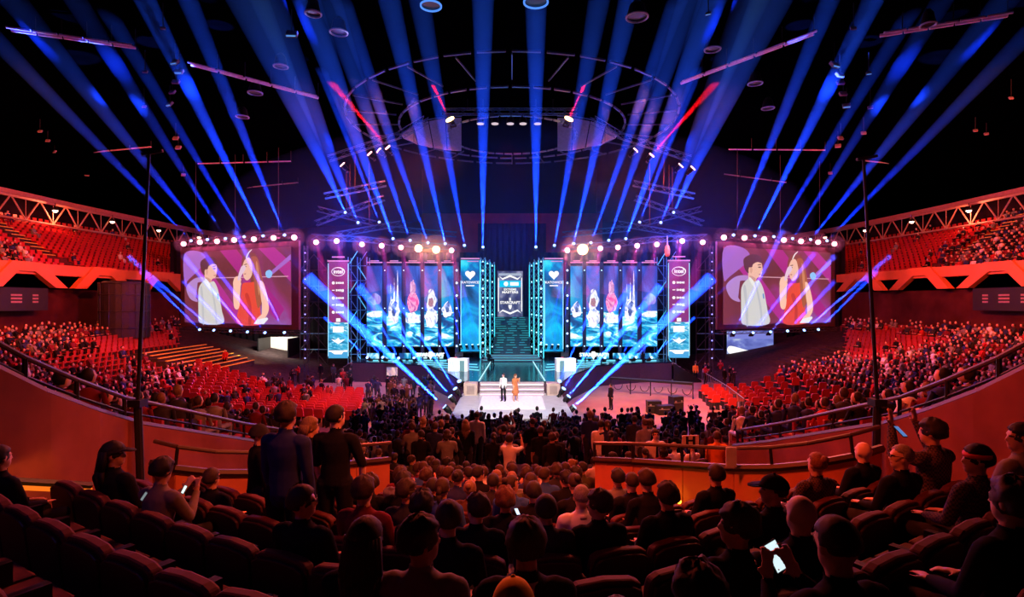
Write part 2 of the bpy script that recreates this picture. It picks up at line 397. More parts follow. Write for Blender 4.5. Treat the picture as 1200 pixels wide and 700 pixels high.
# inner parapets: solid boards round the stairwell, with pipe rails above
IN_R = [(697, 541, 9.6), (742, 543, 9.0), (800, 547, 8.5), (860, 551, 8.1), (905, 551, 7.8), (950, 547, 7.5), (1000, 538, 7.3), (1034, 528, 7.4)]
IN_L = [(457, 541, 9.4), (418, 545, 9.0), (385, 549, 8.6), (345, 554, 8.2), (300, 557, 7.8), (250, 557, 7.5), (205, 552, 7.3), (178, 545, 7.4)]
for s, arr, nm in ((1, IN_R, 'right'), (-1, IN_L, 'left')):
    pp = [P(*a) for a in arr]; r = empty('parapet', (0, 0, 0), kind='structure')
    n = len(pp)
    for i in range(n-1):
        a, b = pp[i], pp[i+1]; t = (b-a); t.z = 0; t.normalize(); nn = Vector((-t.y, t.x, 0))*.1*(1 if s > 0 else -1)
        A0 = Vector((a.x, a.y, 2.2)); B0 = Vector((b.x, b.y, 2.2)); e = t*.006
        MB().add([A0+e, B0-e, b-e, a+e, A0+nn+e, B0+nn-e, b+nn-e, a+nn+e], [(0, 1, 2, 3), (7, 6, 5, 4), (3, 2, 6, 7), (0, 4, 5, 1), (0, 3, 7, 4), (1, 5, 6, 2)]).build('panel', wood, r)
    MB().path([p+Vector((0, 0, .03)) for p in pp], .055, 6).build('coping', M('coping_dark'), r)
    q = empty('stairwell_railing', (0, 0, 0), label='dark pipe railing on posts above the %s stairwell parapet' % nm, cat='railing')
    MB().path([p+Vector((0, .06, .30)) for p in pp], .03, 8).build('handrail', chrome, q)
    for i in (0, 1, 2, 3, 4, 6):
        p = pp[i]; MB().tube(p, p+Vector((0, .06, .30)), .025, 6).build('post', blk, q)
# glowing floor-level strip on the left wall, and small amber marker lamps on the right parapet
t = empty('strip_lamp', (-5.2, 6.3, 5.0), label='glowing orange strip lamp low on the left concrete wall', cat='lamp')
pa, pb = P(-40, 568, 5.5), P(106, 575, 6.6)
MB().tube(pa-t.location, pb-t.location, .035, 6).build('tube', M('strip_glow', emit=(1, .18, .01), strength=1.0), t)
MB().tube(pa-t.location+Vector((0, 0, .06)), pb-t.location+Vector((0, 0, .06)), .045, 6).build('housing', blk, t)
light('strip_glow', 'AREA', ((pa+pb)/2+Vector((.15, 0, -.05))), ((pa+pb)/2+Vector((-.6, .2, -.5))), 2, (1, .25, .03), .8)
for k, (x, y, d) in enumerate([(877, 598, 7.7), (819, 581, 8.2), (792, 578, 8.5), (794, 586, 8.4)]):
    MBo = MB().lathe((0, 0, 0), [(.035, 0), (.035, .03), (.02, .045)], 10, q=Quaternion((1, 0, 0), math.pi/2))
    o = MBo.build('marker_lamp', M('amber', emit=(1, .45, .03), strength=6), loc=P(x, y, d-.02)-Vector((0, .05, 0)))
    tag(o, ['amber marker lamp nearest the camera low on the right parapet', 'amber marker lamp in the middle of the right parapet foot', 'upper one of two amber marker lamps near the parapet end', 'lower one of two amber marker lamps near the parapet end'][k], 'lamp', 'amber marker lamps on the parapet')
o = MB().box((0, 0, 0), (.15, .015, .28)).build('paper_notice', M('paper', (.8, .78, .72), .8), loc=P(857, 536, 8.0)); tag(o, 'pale paper notice taped to the right stairwell railing', 'notice')

# drum and dark panels against the lower walls
t = empty('drum', P(146, 382, 47.5), label='big dark cylindrical drape drum standing against the left wall', cat='drum')
MB().lathe((0, 0, 0), [(1.8, -1), (1.8, 3.6), (1.5, 3.8)], 24).build('skin', M('drum_skin', (.022, .020, .028), .6), t)
for z in (-.2, 1.2, 2.6, 3.55): MB().lathe((0, 0, z), [(1.8, 0), (1.87, .02), (1.87, .1), (1.8, .12)], 24).build('hoop', truss_dark, t)
for k in range(12):
    a = 2*math.pi*k/12; MB().tube((1.84*math.cos(a), 1.84*math.sin(a), -1), (1.84*math.cos(a), 1.84*math.sin(a), 3.6), .04, 4).build('rib', truss_dark, t)
for s, nm, (x0, x1, y0, y1, d) in ((-1, 'left', (-30, 32, 334, 366, 38)), (1, 'right', (1148, 1198, 333, 367, 38))):
    a, b = P(x0, y0, d), P(x1, y1, d); xw = s*36.0; t = empty('banner_board', (xw, 40.2 if s < 0 else 40.5, 7.4), label='black banner board with faint white writing on the %s bowl wall' % nm, cat='sign')
    MB().box((0, 0, 0), (.15, 5.5, 1.7)).build('board', M('board_black', (.012, .01, .012), .6), t)
    for yy, ww in ((-1.6, .5), (0, .9), (1.6, .5)):
        for zz in (.3, .05, -.2): MB().box((0, 0, 0), (.02, ww, .13)).build('printed_line', M('faint_grey', (.35, .25, .25), .7), t, loc=(-s*.09, yy, zz))
# walkway lamp box, exit light
o = MB().box((0, 0, 0), (.9, .15, .9)).build('exit_light', M('exit_glow', emit=(.85, .75, .1), strength=.8), loc=P(147, 387, 49)); tag(o, 'small glowing yellow exit light under the drum', 'sign')

# ================================================================== STAGE
deckm = M('deck_gloss', (.008, .018, .035), .14, var=.2, scale=1.5)
skirt = M('skirt_purple', (.05, .012, .035), .8)
st = empty('stage', (0, 0, 0), label='large glossy dark stage with two wings and a central runway', cat='stage')
R_ = [(3.4, 37.7), (4.6, 41.5), (7.2, 47.2), (11.5, 49.6), (14.4, 50), (14.4, 58.8)]
outl = [Vector((x, y, 0)) for x, y in R_]+[Vector((-x, y, 0)) for x, y in R_[::-1]]
MB().prism(outl, (0, 0, 1.8), (0, 0, 1.68)).build('deck', deckm, st)
for a, b in zip(outl, outl[1:]+outl[:1]):
    t = (b-a).normalized(); nn = Vector((t.y, -t.x, 0))
    MB().add([a+Vector((0, 0, 0)), b, b+Vector((0, 0, 1.67)), a+Vector((0, 0, 1.67)), a-nn*.06, b-nn*.06, b-nn*.06+Vector((0, 0, 1.67)), a-nn*.06+Vector((0, 0, 1.67))], [(0, 1, 2, 3), (7, 6, 5, 4), (3, 2, 6, 7), (0, 4, 5, 1), (0, 3, 7, 4), (1, 5, 6, 2)]).build('skirt', skirt, st)
MB().box((0, 33.6, .5), (6.7, 8.2, 1.0)).build('forestage', M('forestage_grey', (.42, .42, .45), .3, var=.15, scale=2), st, bevel=.02)
MB().box((0, 34.2, 1.006), (3.9, 4.6, .012)).build('floor_cloth', M('cloth_white', (.75, .75, .78), .5), st)
for k in range(3):                       # forestage steps with strip lights
    MB().box((0, 37.55-.35*k, 1.65-.27*k), (4.3, .36, .24)).build('step', M('step_grey', (.4, .35, .38), .5), st)
    MB().box((0, 37.36-.35*k, 1.62-.27*k), (4.2, .02, .09)).build('step_light', M('step_glow', emit=(1, .62, .8), strength=1.6), st)
for s in (-1, 1):
    MB().box((s*2.75, 37.2, 1.35), (.9, .9, .9)).build('side_block', M('side_block_wood', (.5, .38, .32), .5), st, bevel=.02)
    MB().box((s*2.75, 36.74, 1.35), (.5, .02, .55)).build('inset', M('inset_grey', (.3, .22, .2), .6), st)
    MB().tube((s*2.25, 37.75, 1.84), (s*1.9, 50.0, 1.84), .035, 4).build('edge_light', M('edge_glow', emit=(.45, .85, 1), strength=1.5), st)
    for q in range(3):
        MB().prism([Vector((s*(2.6+q*.2), 43.5+q*2, 1.81)), Vector((s*(6.3+q), 46+q*1.5, 1.81)), Vector((s*(6.6+q), 46.4+q*1.5, 1.81)), Vector((s*(2.6+q*.2), 44+q*2, 1.81))], (0, 0, 0), (0, 0, .015)).build('deck_glow', M('floor_glow', emit=(.15, .75, .95), strength=1.1), st)
    for q in range(7): MB().box((s*(5.2+q*1.25), 50.6-.0*q, 1.86), (.95, .12, .10)).build('deck_glow', M('floor_glow'), st)  # glowing pieces added along the wings to brighten the deck
    for q in range(5): MB().box((s*(7.0+q*1.5), 51.9, 2.15), (1.1, .12, .5)).build('low_glow_panel', led('low_glow', [(.35, (0, .05, .2)), (.5, (0, .4, .7)), (.62, (.6, .9, 1))], .9, 2, 1.2), st)  # glowing panels added to fill the dark band under the art screens
for k in range(3): MB().box((0, 50.3+.5*k, 1.9+.16*k), (5.4-.3*k, .5, .17)).build('step', M('step_dark', (.10, .10, .13), .3), st)
for k in range(3): MB().box((0, 50.04+.5*k, 1.93+.16*k), (5.2-.3*k, .02, .04)).build('step_light', M('step_glow2', emit=(.1, .6, .7), strength=1.2), st)
for k in range(17):                      # rear staircase
    MB().box((0, 55.2+.42*k, 1.8+.11+.22*k), (3.7, .44, .22)).build('step', M('stair_dark', (.05, .09, .11), .25), st)
    for q in range(3):
        xx = -1.3+1.3*q+random.uniform(-.3, .3)
        MB().box((xx, 54.97+.42*k, 1.93+.22*k), (random.uniform(.4, 1.1), .02, .06)).build('step_light', M('step_teal', emit=(.03, .45, .50), strength=.8), st)
for s in (-1, 1):                        # steps up the wings' outer ends
    t = empty('stage_steps', (s*15.6, 50.6, 0), label='dark steps climbing onto the %s wing of the stage' % ('left' if s < 0 else 'right'), cat='stairs')
    for k in range(7): MB().box((s*(1.05-.35*k)*1, 0, .12+.25*k), (.36, 2.2, .1)).build('tread', M('tread', (.2, .1, .12), .5), t)
    for yy in (-1.1, 1.1):
        MB().prism([Vector((s*1.3, yy, 0)), Vector((s*1.3, yy, .2)), Vector((-s*1.2, yy, 1.75)), Vector((-s*1.2, yy, 0))], (0, -.03, 0), (0, .03, 0)).build('stringer', blk, t)

# LED art walls -------------------------------------------------------------
TEAL = [(0.30, (0, .01, .08)), (.42, (0, .08, .45)), (.52, (0, .32, .75)), (.60, (.05, .5, .7)), (.68, (.5, .7, 1)), (.78, (1, 1, 1))]
LOWB = [(0.25, (0, .01, .05)), (.42, (0, .10, .38)), (.50, (0, .42, .72)), (.55, (.3, .8, 1)), (.60, (1, 1, 1)), (.66, (.2, .5, .7)), (.74, (0, .08, .25))]
UPB = [(0.28, (.01, .01, .10)), (.42, (.02, .06, .42)), (.54, (.05, .15, .7)), (.62, (.3, .10, .55)), (.70, (.10, .25, .75)), (.8, (.7, .75, 1))]
WHT = [(0.30, (.02, .05, .30)), (.40, (.2, .3, .75)), (.50, (.95, .95, 1)), (.58, (1, .92, .98)), (.66, (.35, .3, .6)), (.8, (.05, .05, .2))]
def smooth_outline(pts, n=5):
    out = []; k = len(pts)
    for i in range(k):
        p0, p1, p2, p3 = [Vector(pts[(i+j-1) % k]) for j in range(4)]
        for q in range(n):
            t = q/n; out.append(.5*((2*p1)+(-p0+p2)*t+(2*p0-5*p1+4*p2-p3)*t*t+(-p0+3*p1-3*p2+p3)*t**3))
    return out
def flat(parent, name, pts, mat, y=0, th=.02, smooth=True, tf=None):
    """pts: (x,z) outline on the panel; y: how far proud; a thin printed/lit shape"""
    q = smooth_outline([(a, b) for a, b in pts]) if smooth else [Vector(p) for p in pts]
    v = [Vector((p.x, -y, p.y)) for p in q]
    me = bpy.data.meshes.new(name)
    bm = bmesh.new(); vv = [bm.verts.new(tf @ p if tf else p) for p in v]; f = bm.faces.new(vv)
    bmesh.ops.triangulate(bm, faces=[f]); bmesh.ops.recalc_face_normals(bm, faces=bm.faces); bm.to_mesh(me); bm.free(); me.materials.append(mat)
    return put(name, me, parent)
pxs = [(430, 448), (453, 470.5), (475, 492.5), (497, 513), (517, 531.5)]
D0 = 53.0
for s in (-1, 1):
    nm = 'left' if s < 0 else 'right'
    for k, (a, b) in enumerate(pxs):
        A, B = P(a, 312, D0), P(b, 406, D0); x0, x1 = (A.x, B.x) if s < 0 else (-B.x, -A.x); cx = (x0+x1)/2; W = x1-x0; z0, z1 = B.z, A.z; H = z1-z0
        t = empty('led_screen', (cx, D0, z0), label='tall narrow art screen, %s from the outer end, %s half of the stage' % (ORD[k], nm), cat='led panel', group='tall glowing panels at the back of the stage')
        MB().box((0, .12, H/2), (W+.16, .2, H+.2)).build('frame', blk, t)
        MB().box((0, -.01, H*.72), (W, .04, H*.56)).build('screen', led('led_upper%d' % k, UPB if k < 4 else TEAL, .45, 1.2, 1.05, k*3.1+s, (1, 1, .45)), t)
        MB().box((0, -.01, H*.22), (W, .04, H*.44)).build('screen', led('led_lower%d' % k, LOWB, .55, 1.6, 1.2, k*2.3, (.8, 1, 2.0)), t)
        jr = random.Random(k*7+3); W1 = led('led_w1', WHT, .9, 1.2, 1.1, 4, (1.6, 1, .7)); W2 = led('led_w2', WHT, 1.3, 1.5, 1.15, 9)
        def blob(nm, x0_, x1_, z0_, z1_, m_, y_, taper=.5, n_=14):
            pts = []
            for q in range(n_):
                a_ = 2*math.pi*q/n_; rr_ = 1+jr.uniform(-.16, .16); u = math.cos(a_)*rr_; v = math.sin(a_)*rr_
                ww = 1-taper*max(0, v); pts.append((max(-.48, min(.48, (x0_+x1_)/2+(x1_-x0_)/2*u*ww))*W, H*((z0_+z1_)/2+(z1_-z0_)/2*v)))
            flat(t, nm, pts, m_, y_)
        MG = led('led_m', [(.3, (.25, .01, .2)), (.45, (.9, .08, .35)), (.55, (1, .4, .6)), (.7, (.4, .05, .3))], 1.3, 1.5, 1.3, 2)
        if k == 0: blob('pale_shape', -.4, .45, .52, .66, MG if 0 else led('led_v', [(.3, (.05, .03, .3)), (.5, (.3, .2, .7)), (.7, (.5, .6, 1))], .8, 1, 1.2, 3), .05, .2); blob('pale_wave', -.48, .48, .36, .43, W1, .05, .1)
        if k == 1:
            for xx, zt_ in ((-.22, .78), (.02, .86), (.24, .95)): flat(t, 'pale_spire', [(W*(xx-.09), H*.45), (W*(xx-.03), H*(zt_-.15)), (W*xx, H*zt_), (W*(xx+.04), H*(zt_-.15)), (W*(xx+.08), H*.45)], W1, .05)
            blob('pale_shape', -.4, .4, .30, .58, W2, .06, .3); blob('dark_oval', -.14, .14, .38, .47, led('led_d', [(.3, (.02, .03, .2)), (.7, (.1, .2, .5))], 1), .07, 0)
        if k == 2: blob('magenta_shape', -.42, .42, .42, .68, MG, .05, .45); blob('magenta_crown', -.18, .18, .64, .82, led('led_p', [(.35, (.35, .05, .3)), (.55, (.9, .6, .75)), (.7, (.3, .1, .4))], 1.5, 1, 1.1), .055, .2); blob('pale_wave', -.48, .48, .28, .42, W1, .06, .2)
        if k == 3: blob('pale_shape', -.45, .45, .24, .50, W2, .05, .2); blob('pale_dome', -.42, .42, .46, .70, W1, .055, .1); blob('dark_oval', -.2, .2, .50, .60, led('led_d2', [(.3, (.10, .03, .06)), (.55, (.55, .25, .3)), (.7, (.2, .1, .2))], 1.5), .06, 0)
        if k == 4: blob('pale_shape', -.45, .42, .36, .56, W2, .05, .3); blob('dark_oval', -.12, .14, .42, .49, led('led_d', [(.3, (.05, .02, .1)), (.7, (.4, .15, .3))], 2), .06, 0)
        # ornament above each panel
        t2 = MB().box((0, 0, H+.35), (W, .1, .10)); t2.box((0, 0, H+.5), (W*.55, .1, .08)); t2.build('light_bar', M('bar_pink', emit=(.9, .35, .75), strength=.8), t)
    # dark lit columns between the panels
    for k, cxp in enumerate((450.5, 472.8, 494.8, 515, 535)):
        c = P(cxp, 354, D0-.4); x = c.x if s < 0 else -c.x; t = empty('truss_column', (x, D0-.1, 1.8), label='%s slim dark column between art screens from the outer end, %s half' % (ORD[k], nm), cat='column', group='columns between the stage panels')
        MB().box((0, 0, 4.6), (.30, .3, 9.2)).build('post', M('column_dark', (.02, .02, .05), .4), t)
        n_ = 7 if k == 4 else 3
        for q in range(n_):
            MB().ball((0, -.2, 1.2+q*7.2/(n_-1 if n_ > 1 else 1)), .09 if k == 4 else .05, 8).build('lamp_dot', M('dot_blue', emit=(.45, .75, 1), strength=4), t)
    # heart panels beside the runway
    A, B = P(540, 305, 54), P(562, 412, 54); x0, x1 = (A.x, B.x) if s < 0 else (-B.x, -A.x); cx = (x0+x1)/2; W = x1-x0; z0 = B.z; H = A.z-B.z
    t = empty('led_screen', (cx, 54, z0), label='tall teal glowing panel with a white heart, %s of the centre stairs' % nm, cat='led panel')
    MB().box((0, .12, H/2), (W+.16, .2, H+.2)).build('frame', blk, t)
    MB().box((0, 0, H/2), (W, .04, H)).build('screen', led('led_heart', [(.3, (0, .03, .10)), (.45, (0, .14, .45)), (.56, (0, .42, .65)), (.66, (.05, .6, .75)), (.8, (.5, .12, .15))], .35, 1, 1.4, 3.0, (1, 1, .6)), t)
    hh = W*.27; hp = [(hh*math.sin(a)**3*1.0, (13*math.cos(a)-5*math.cos(2*a)-2*math.cos(3*a)-math.cos(4*a))/16*hh) for a in [2*math.pi*q/28 for q in range(28)]]
    flat(t, 'heart_emblem', [(x, z+H*.84) for x, z in hp], M('led_white', emit=(1, 1, 1), strength=1.1), .05, smooth=False)
    lettering(t, 'KATOWICE', (0, -.06, H*.755), .32, MATS['led_white'], font_bold=.006)
    MB().box((0, -.05, H*.72), (W*.45, .02, .10)).build('printed_line', MATS['led_white'], t)
    MB().box((0, -.03, H+.15), (W, .06, .12)).box((W*.15, -.03, H-.12), (W*.6, .06, .08)).build('light_bar', M('bar_pink'), t)
    for q in (-1, 1): MB().box((q*W*.49, -.03, H*.4), (.06, .06, H*.75)).build('light_edge', M('edge_white', emit=(.35, .8, 1), strength=1.3), t)
    # truss towers, teal light put into their colour, either side of the stairs
    for k, (xp, d) in enumerate(((566, 52.5), (571.5, 55), (577, 58.5))):
        c = P(xp, 354, d); x = c.x if s < 0 else -c.x
        t = empty('truss_tower', (x, d, 1.8), label='%s teal lit truss tower from the aisle edge, %s of the centre stairs' % (ORD[k], nm), cat='truss', group='teal lit truss towers by the stairs')
        mb = truss(MB(), (0, 0, 0), (0, 0, 9.6), .42, 16, .035, .02); mb.build('frame', M('truss_teal', (.25, .7, .75), .4), t)
        for q in range(11):
            if q % 2 and k: continue
            o = MB().ball((s*.0, -.3, .7+q*.85), .085 if q % 2 else .06, 8).build('lamp_dot', M('dot_cyan', emit=(.35, .85, 1), strength=4.5), t)
        MB().tube((-.25, -.25, .1), (-.25, -.25, 9.3), .035, 5).build('light_tube', M('tube_teal', emit=(.05, .7, .8), strength=1.8), t)
        MB().tube((.25, -.25, .1), (.25, -.25, 9.3), .03, 5).build('light_tube', M('tube_teal'), t)
    # wide lattice scaffold between the panels and the sponsor banner
    A = P(408, 300, 54.5); x0, x1 = A.x, P(430, 300, 54.5).x
    if s > 0: x0, x1 = -x1, -x0
    t = empty('scaffold_tower', ((x0+x1)/2, 54.5, 0), label='cyan lit lattice scaffold tower between sponsor banner and panels, %s half of the stage' % nm, cat='scaffold')
    rr = random.Random(3)
    for q in range(3):
        xx = (x1-x0)*(q-1)/2; MB().tube((xx, 0, 0), (xx, 0, 11.6), .05, 5).build('upright', M('truss_cyan', (.2, .65, .8), .4), t); MB().tube((xx, 1.0, 0), (xx, 1.0, 11.6), .05, 5).build('upright', M('truss_cyan'), t)  # cyan light put into the tube colour
    for q in range(8):
        z = .6+q*1.45; MB().tube(((x0-x1)/2, 0, z), ((x1-x0)/2, 0, z), .035, 4).build('ledger', M('truss_cyan'), t)
        MB().tube(((x0-x1)/2*(1 if q % 2 else -1), 0, z), (0, .0, z+1.45), .045, 4).build('brace', M('truss_glow', (.3, .8, .9), emit=(.05, .5, .65), strength=.8), t)  # brace made to glow in place of cyan light falling on it
        MB().tube(((x1-x0)/2*(1 if q % 2 else -1), 0, z+1.4), (0, .0, z), .035, 4).build('brace', M('truss_cyan'), t)
    # outer scaffold behind the banner
    A = P(352, 300, 56); x0, x1 = A.x, P(384, 300, 56).x
    if s > 0: x0, x1 = -x1, -x0
    t = empty('scaffold_tower', ((x0+x1)/2, 56, 0), label='dim dark scaffold tower between sponsor banner and big screen, %s half' % nm, cat='scaffold')
    for q in range(4):
        xx = (x1-x0)*(q-1.5)/3; MB().tube((xx, 0, 0), (xx, 0, 11.5), .05, 5).build('upright', truss_dark, t)
    for q in range(7):
        z = .8+q*1.6; MB().tube(((x0-x1)/2, 0, z), ((x1-x0)/2, 0, z), .045, 4).build('ledger', M('truss_cyan') if q < 4 else truss_dark, t)  # lower ledgers carry the cyan light as colour
        MB().tube(((x0-x1)/2, 0, z), (0, 0, z+1.6), .04, 4).tube((0, 0, z+1.6), ((x1-x0)/2, 0, z), .04, 4).build('brace', truss_dark, t)
    # sponsor banner
    A, B = P(384.5, 306, 51), P(408.5, 420.5, 51); W = B.x-A.x; H = A.z-B.z; cx = (A.x+B.x)/2
    if s > 0: A, B = P(783, 306, 51), P(808, 420, 51); W = B.x-A.x; cx = (A.x+B.x)/2
    t = empty('sponsor_banner', (cx, 51, B.z), label='tall lit banner with a column of white sponsor logos, %s end of the stage' % nm, cat='banner')
    MB().box((0, .12, H/2), (W+.1, .15, H)).build('frame', blk, t)
    MB().box((0, 0, H*.68), (W*.94, .06, H*.62)).build('screen', led('banner_top', [(.3, (.22, .03, .22)), (.5, (.12, .06, .45)), (.7, (.05, .12, .5))] if s > 0 else [(.3, (.35, .03, .16)), (.55, (.35, .05, .28)), (.7, (.1, .1, .5))], .35, .5, .75), t)
    MB().box((0, 0, H*.225), (W*.94, .06, H*.29)).build('screen', led('banner_low', [(.3, (0, .10, .3)), (.45, (0, .35, .65)), (.58, (.1, .6, .85)), (.7, (.9, .95, 1))], .6, 4, 1.0, 2, (1, 1, 2.5)), t)
    MB().box((0, 0, H*.04), (W*.96, .07, H*.07)).build('foot_stripe', M('stripe_blue', emit=(.05, .4, .75), strength=1), t)
    flat(t, 'foot_bracket', [(-W*.45, H*.07), (-W*.25, H*.07), (-W*.18, H*.045), (W*.18, H*.045), (W*.25, H*.07), (W*.45, H*.07), (W*.45, H*.085), (-W*.45, H*.085)], M('led_white'), .06, smooth=False)
    for q in (-1, 1): MB().box((q*W*.485, -.03, H*.5), (.05, .06, H*.95)).build('light_edge', M('edge_white'), t)
    MB().box((0, -.02, H*1.0), (W*1.05, .08, .12)).box((0, -.02, H*1.04), (W*.6, .08, .1)).build('light_bar', M('bar_pink'), t)
    LW = MATS['led_white']
    # ring logo with lettering, then rows of small marks
    rz_ = H*.89; ring = MB(); n_ = 24; vs = []
    for kk in range(n_):
        a = 2*math.pi*kk/n_; wv = .05+.05*max(0, math.cos(a-.6))
        vs += [(W*.33*math.cos(a), -.05, rz_+W*.22*math.sin(a)), ((W*.33-wv)*math.cos(a), -.05, rz_+(W*.22-wv)*math.sin(a))]
    ring.add(vs, [(2*kk, 2*((kk+1) % n_), 2*((kk+1) % n_)+1, 2*kk+1) for kk in range(n_)]).build('ring_emblem', LW, t)
    lettering(t, 'intel', (0, -.06, rz_), .50, LW, font_bold=.012)
    for q, (zz, w1, dot) in enumerate([(.775, .5, 1), (.70, .45, 0), (.62, .5, 1), (.55, .5, 0), (.475, .45, 1)]):
        mb = MB()
        if dot: mb.tube((-W*.24, -.03, H*zz), (-W*.24, -.05, H*zz), .14, 12)
        for rr_ in range(5): mb.box((-W*.08+rr_*.15, -.04, H*zz), (.11, .02, .15 if rr_ % 2 else .19))
        if not dot: mb.box((-W*.24, -.04, H*zz), (.25, .02, .08)); mb.box((W*.2, -.04, H*zz-.12), (.25, .02, .05))
        mb.build('sponsor_mark', LW, t)
    MB().box((0, -.045, H*.395), (W*.2, .02, .32)).build('sponsor_mark', LW, t)
    MB().box((0, -.045, H*.30), (W*.52, .02, .55)).build('sponsor_block', LW, t)
    flat(t, 'wing_emblem', [(-W*.35, H*.20), (-W*.1, H*.19), (0, H*.215), (W*.1, H*.19), (W*.35, H*.20), (W*.2, H*.175), (0, H*.15), (-W*.2, H*.175)], LW, .05, smooth=False)
# centre banner
A, B = P(583, 318, 63), P(612.5, 373, 63); W = B.x-A.x; H = A.z-B.z
t = empty('led_banner', ((A.x+B.x)/2, 63, B.z), label='bright central banner above the stairs with white writing', cat='banner')
MB().box((0, .15, H/2), (W+.2, .2, H+.2)).build('frame', blk, t)
MB().box((0, 0, H*.5), (W, .06, H)).build('screen', led('ban_c', [(.35, (.03, .03, .10)), (.5, (.10, .12, .25)), (.65, (.35, .35, .5))], .8, 1, 1), t)
MB().box((0, -.03, H*.73), (W*.84, .03, H*.14)).build('blue_band', M('band_cyan', emit=(0, .55, .9), strength=1.1), t)
MB().box((0, -.03, H*.93), (W*.9, .03, H*.05)).build('pale_band', M('band_pale', emit=(.5, .6, .8), strength=.8), t)
for zz, sg in ((.90, -1), (.10, 1)):
    flat(t, 'chevron', [(-W*.45, H*zz), (-W*.3, H*(zz+.05*sg)), (0, H*(zz-.02*sg)), (W*.3, H*(zz+.05*sg)), (W*.45, H*zz), (W*.3, H*(zz+.085*sg)), (0, H*(zz+.02*sg)), (-W*.3, H*(zz+.085*sg))], LW, .05, smooth=False)
for q in (-1, 1): MB().box((q*W*.46, -.04, H*.5), (.10, .03, H*.72)).build('light_edge', LW, t)
MB().tube((-W*.16, -.04, H*.73), (-W*.16, -.06, H*.73), .26, 16).build('ring_emblem', LW, t); MB().box((W*.17, -.05, H*.73), (W*.34, .02, H*.075)).build('sponsor_block', LW, t)
lettering(t, 'EXTREME', (0, -.07, H*.61), .34, LW, font_bold=.01); lettering(t, 'MASTERS', (0, -.07, H*.55), .36, LW, sx=1.25, font_bold=.012)
lettering(t, 'STARCRAFT', (0, -.08, H*.33), .42, LW, font_bold=.012); lettering(t, 'II', (0, -.08, H*.40), .42, LW, font_bold=.02)
flat(t, 'shield_emblem', [(-.2, H*.28), (.2, H*.28), (.15, H*.22), (0, H*.18), (-.15, H*.22)], LW, .05, smooth=False)
# backstage darks
for nm, (x0, x1, y0, y1, d) in {'drape_behind_stairs': (560, 640, 262, 420, 66), 'drape_left': (200, 470, 283, 452, 60), 'drape_right': (730, 990, 283, 452, 60), 'drape_mid_left': (430, 566, 296, 425, 59), 'drape_mid_right': (634, 770, 296, 425, 59)}.items():
    A, B = P(x0, y0, d), P(x1, y1, d); zb = 0 if 'mid' not in nm and 'stairs' not in nm else 1.8
    n_ = int((B.x-A.x)/.35); vs = []
    for i in range(n_+1):
        x = A.x+(B.x-A.x)*i/n_; yy = d+(.1 if i % 2 else -.1); vs += [(x, yy, zb), (x, yy, A.z)]
    fs = [(2*i, 2*i+2, 2*i+3, 2*i+1) for i in range(n_)]
    if nm in ('drape_left', 'drape_right'):   # leave the studio openings
        q = [i for i in range(n_) if not ((304 < 600+F*(A.x+(B.x-A.x)*i/n_)/d < 336) or (860 < 600+F*(A.x+(B.x-A.x)*i/n_)/d < 920))]
        fs = [fs[i] for i in q]
    o = MB().add(vs, fs).build('stage_drape', drk); tag(o, {'drape_behind_stairs': 'black drape closing the gap behind the central stairs', 'drape_left': 'black drape hanging behind the left big screen', 'drape_right': 'black drape hanging behind the right big screen', 'drape_mid_left': 'black drape behind the left row of glowing panels', 'drape_mid_right': 'black drape behind the right row of glowing panels'}[nm], 'curtain')
o = MB().box((0, 80, 16.2), (26, .3, 7.5)).build('back_curtain', M('curtain_maroon', (.20, .02, .02), .9, var=.3, scale=.5)); tag(o, 'dull red curtain high on the far wall behind the stage', 'curtain')

# desks, screens on desk, emblem lettering ----------------------------------------
for s in (-1, 1):
    nm = 'left' if s < 0 else 'right'; c = P(537.5, 437, 43.5); x = c.x if s < 0 else -c.x
    t = empty('player_desk', (x-s*0.0, 43.5, 1.8), rz=s*.12, label='white player desk on the %s side of the runway' % nm, cat='desk')
    wt = M('desk_white', (.75, .78, .8), .4)
    MB().box((0, 0, .95), (1.55, .8, .06)).build('desktop', wt, t, bevel=.01); MB().box((0, -.37, .46), (1.5, .05, .92)).build('front_panel', wt, t)
    for q in (-1, 1): MB().box((q*.74, 0, .46), (.05, .78, .92)).build('side_panel', wt, t)
    MB().box((s*-.35, -.41, .42), (.35, .02, .8)).build('inset', M('desk_cyan', emit=(.25, .55, .6), strength=.6), t)
    o = empty('monitor', (x, 43.6, 2.79), rz=s*.12, label='black computer monitor on the %s white player desk' % nm, cat='monitor')
    MB().box((0, .1, .28), (.6, .05, .36)).build('screen', blk, o); MB().box((0, .1, .06), (.06, .05, .12)).box((0, .1, .01), (.25, .2, .02)).build('stand', blk, o)
    c = P(504.5, 413, 48.6); x = c.x if s < 0 else -c.x
    t = empty('stage_sign', (x, 48.6, 2.1), label='white winged stage lettering standing on the %s wing' % nm, cat='sign')
    lettering(t, 'STARCRAFT', (0, 0, .45), .46, LW, ext=.04, font_bold=.012); MB().box((0, .1, .3), (1.9, .1, .08)).box((-.7, .1, 0), (.1, .1, .6)).box((.7, .1, 0), (.1, .1, .6)).build('stand', blk, t)
    flat(t, 'shield_emblem', [(-.16, .75), (.16, .75), (.2, .4), (0, .0), (-.2, .4)], LW, -.02, smooth=False)
    # low black riser desk with screens at the front of each wing
    c = P(487, 433, 46.0); x = c.x if s < 0 else -c.x
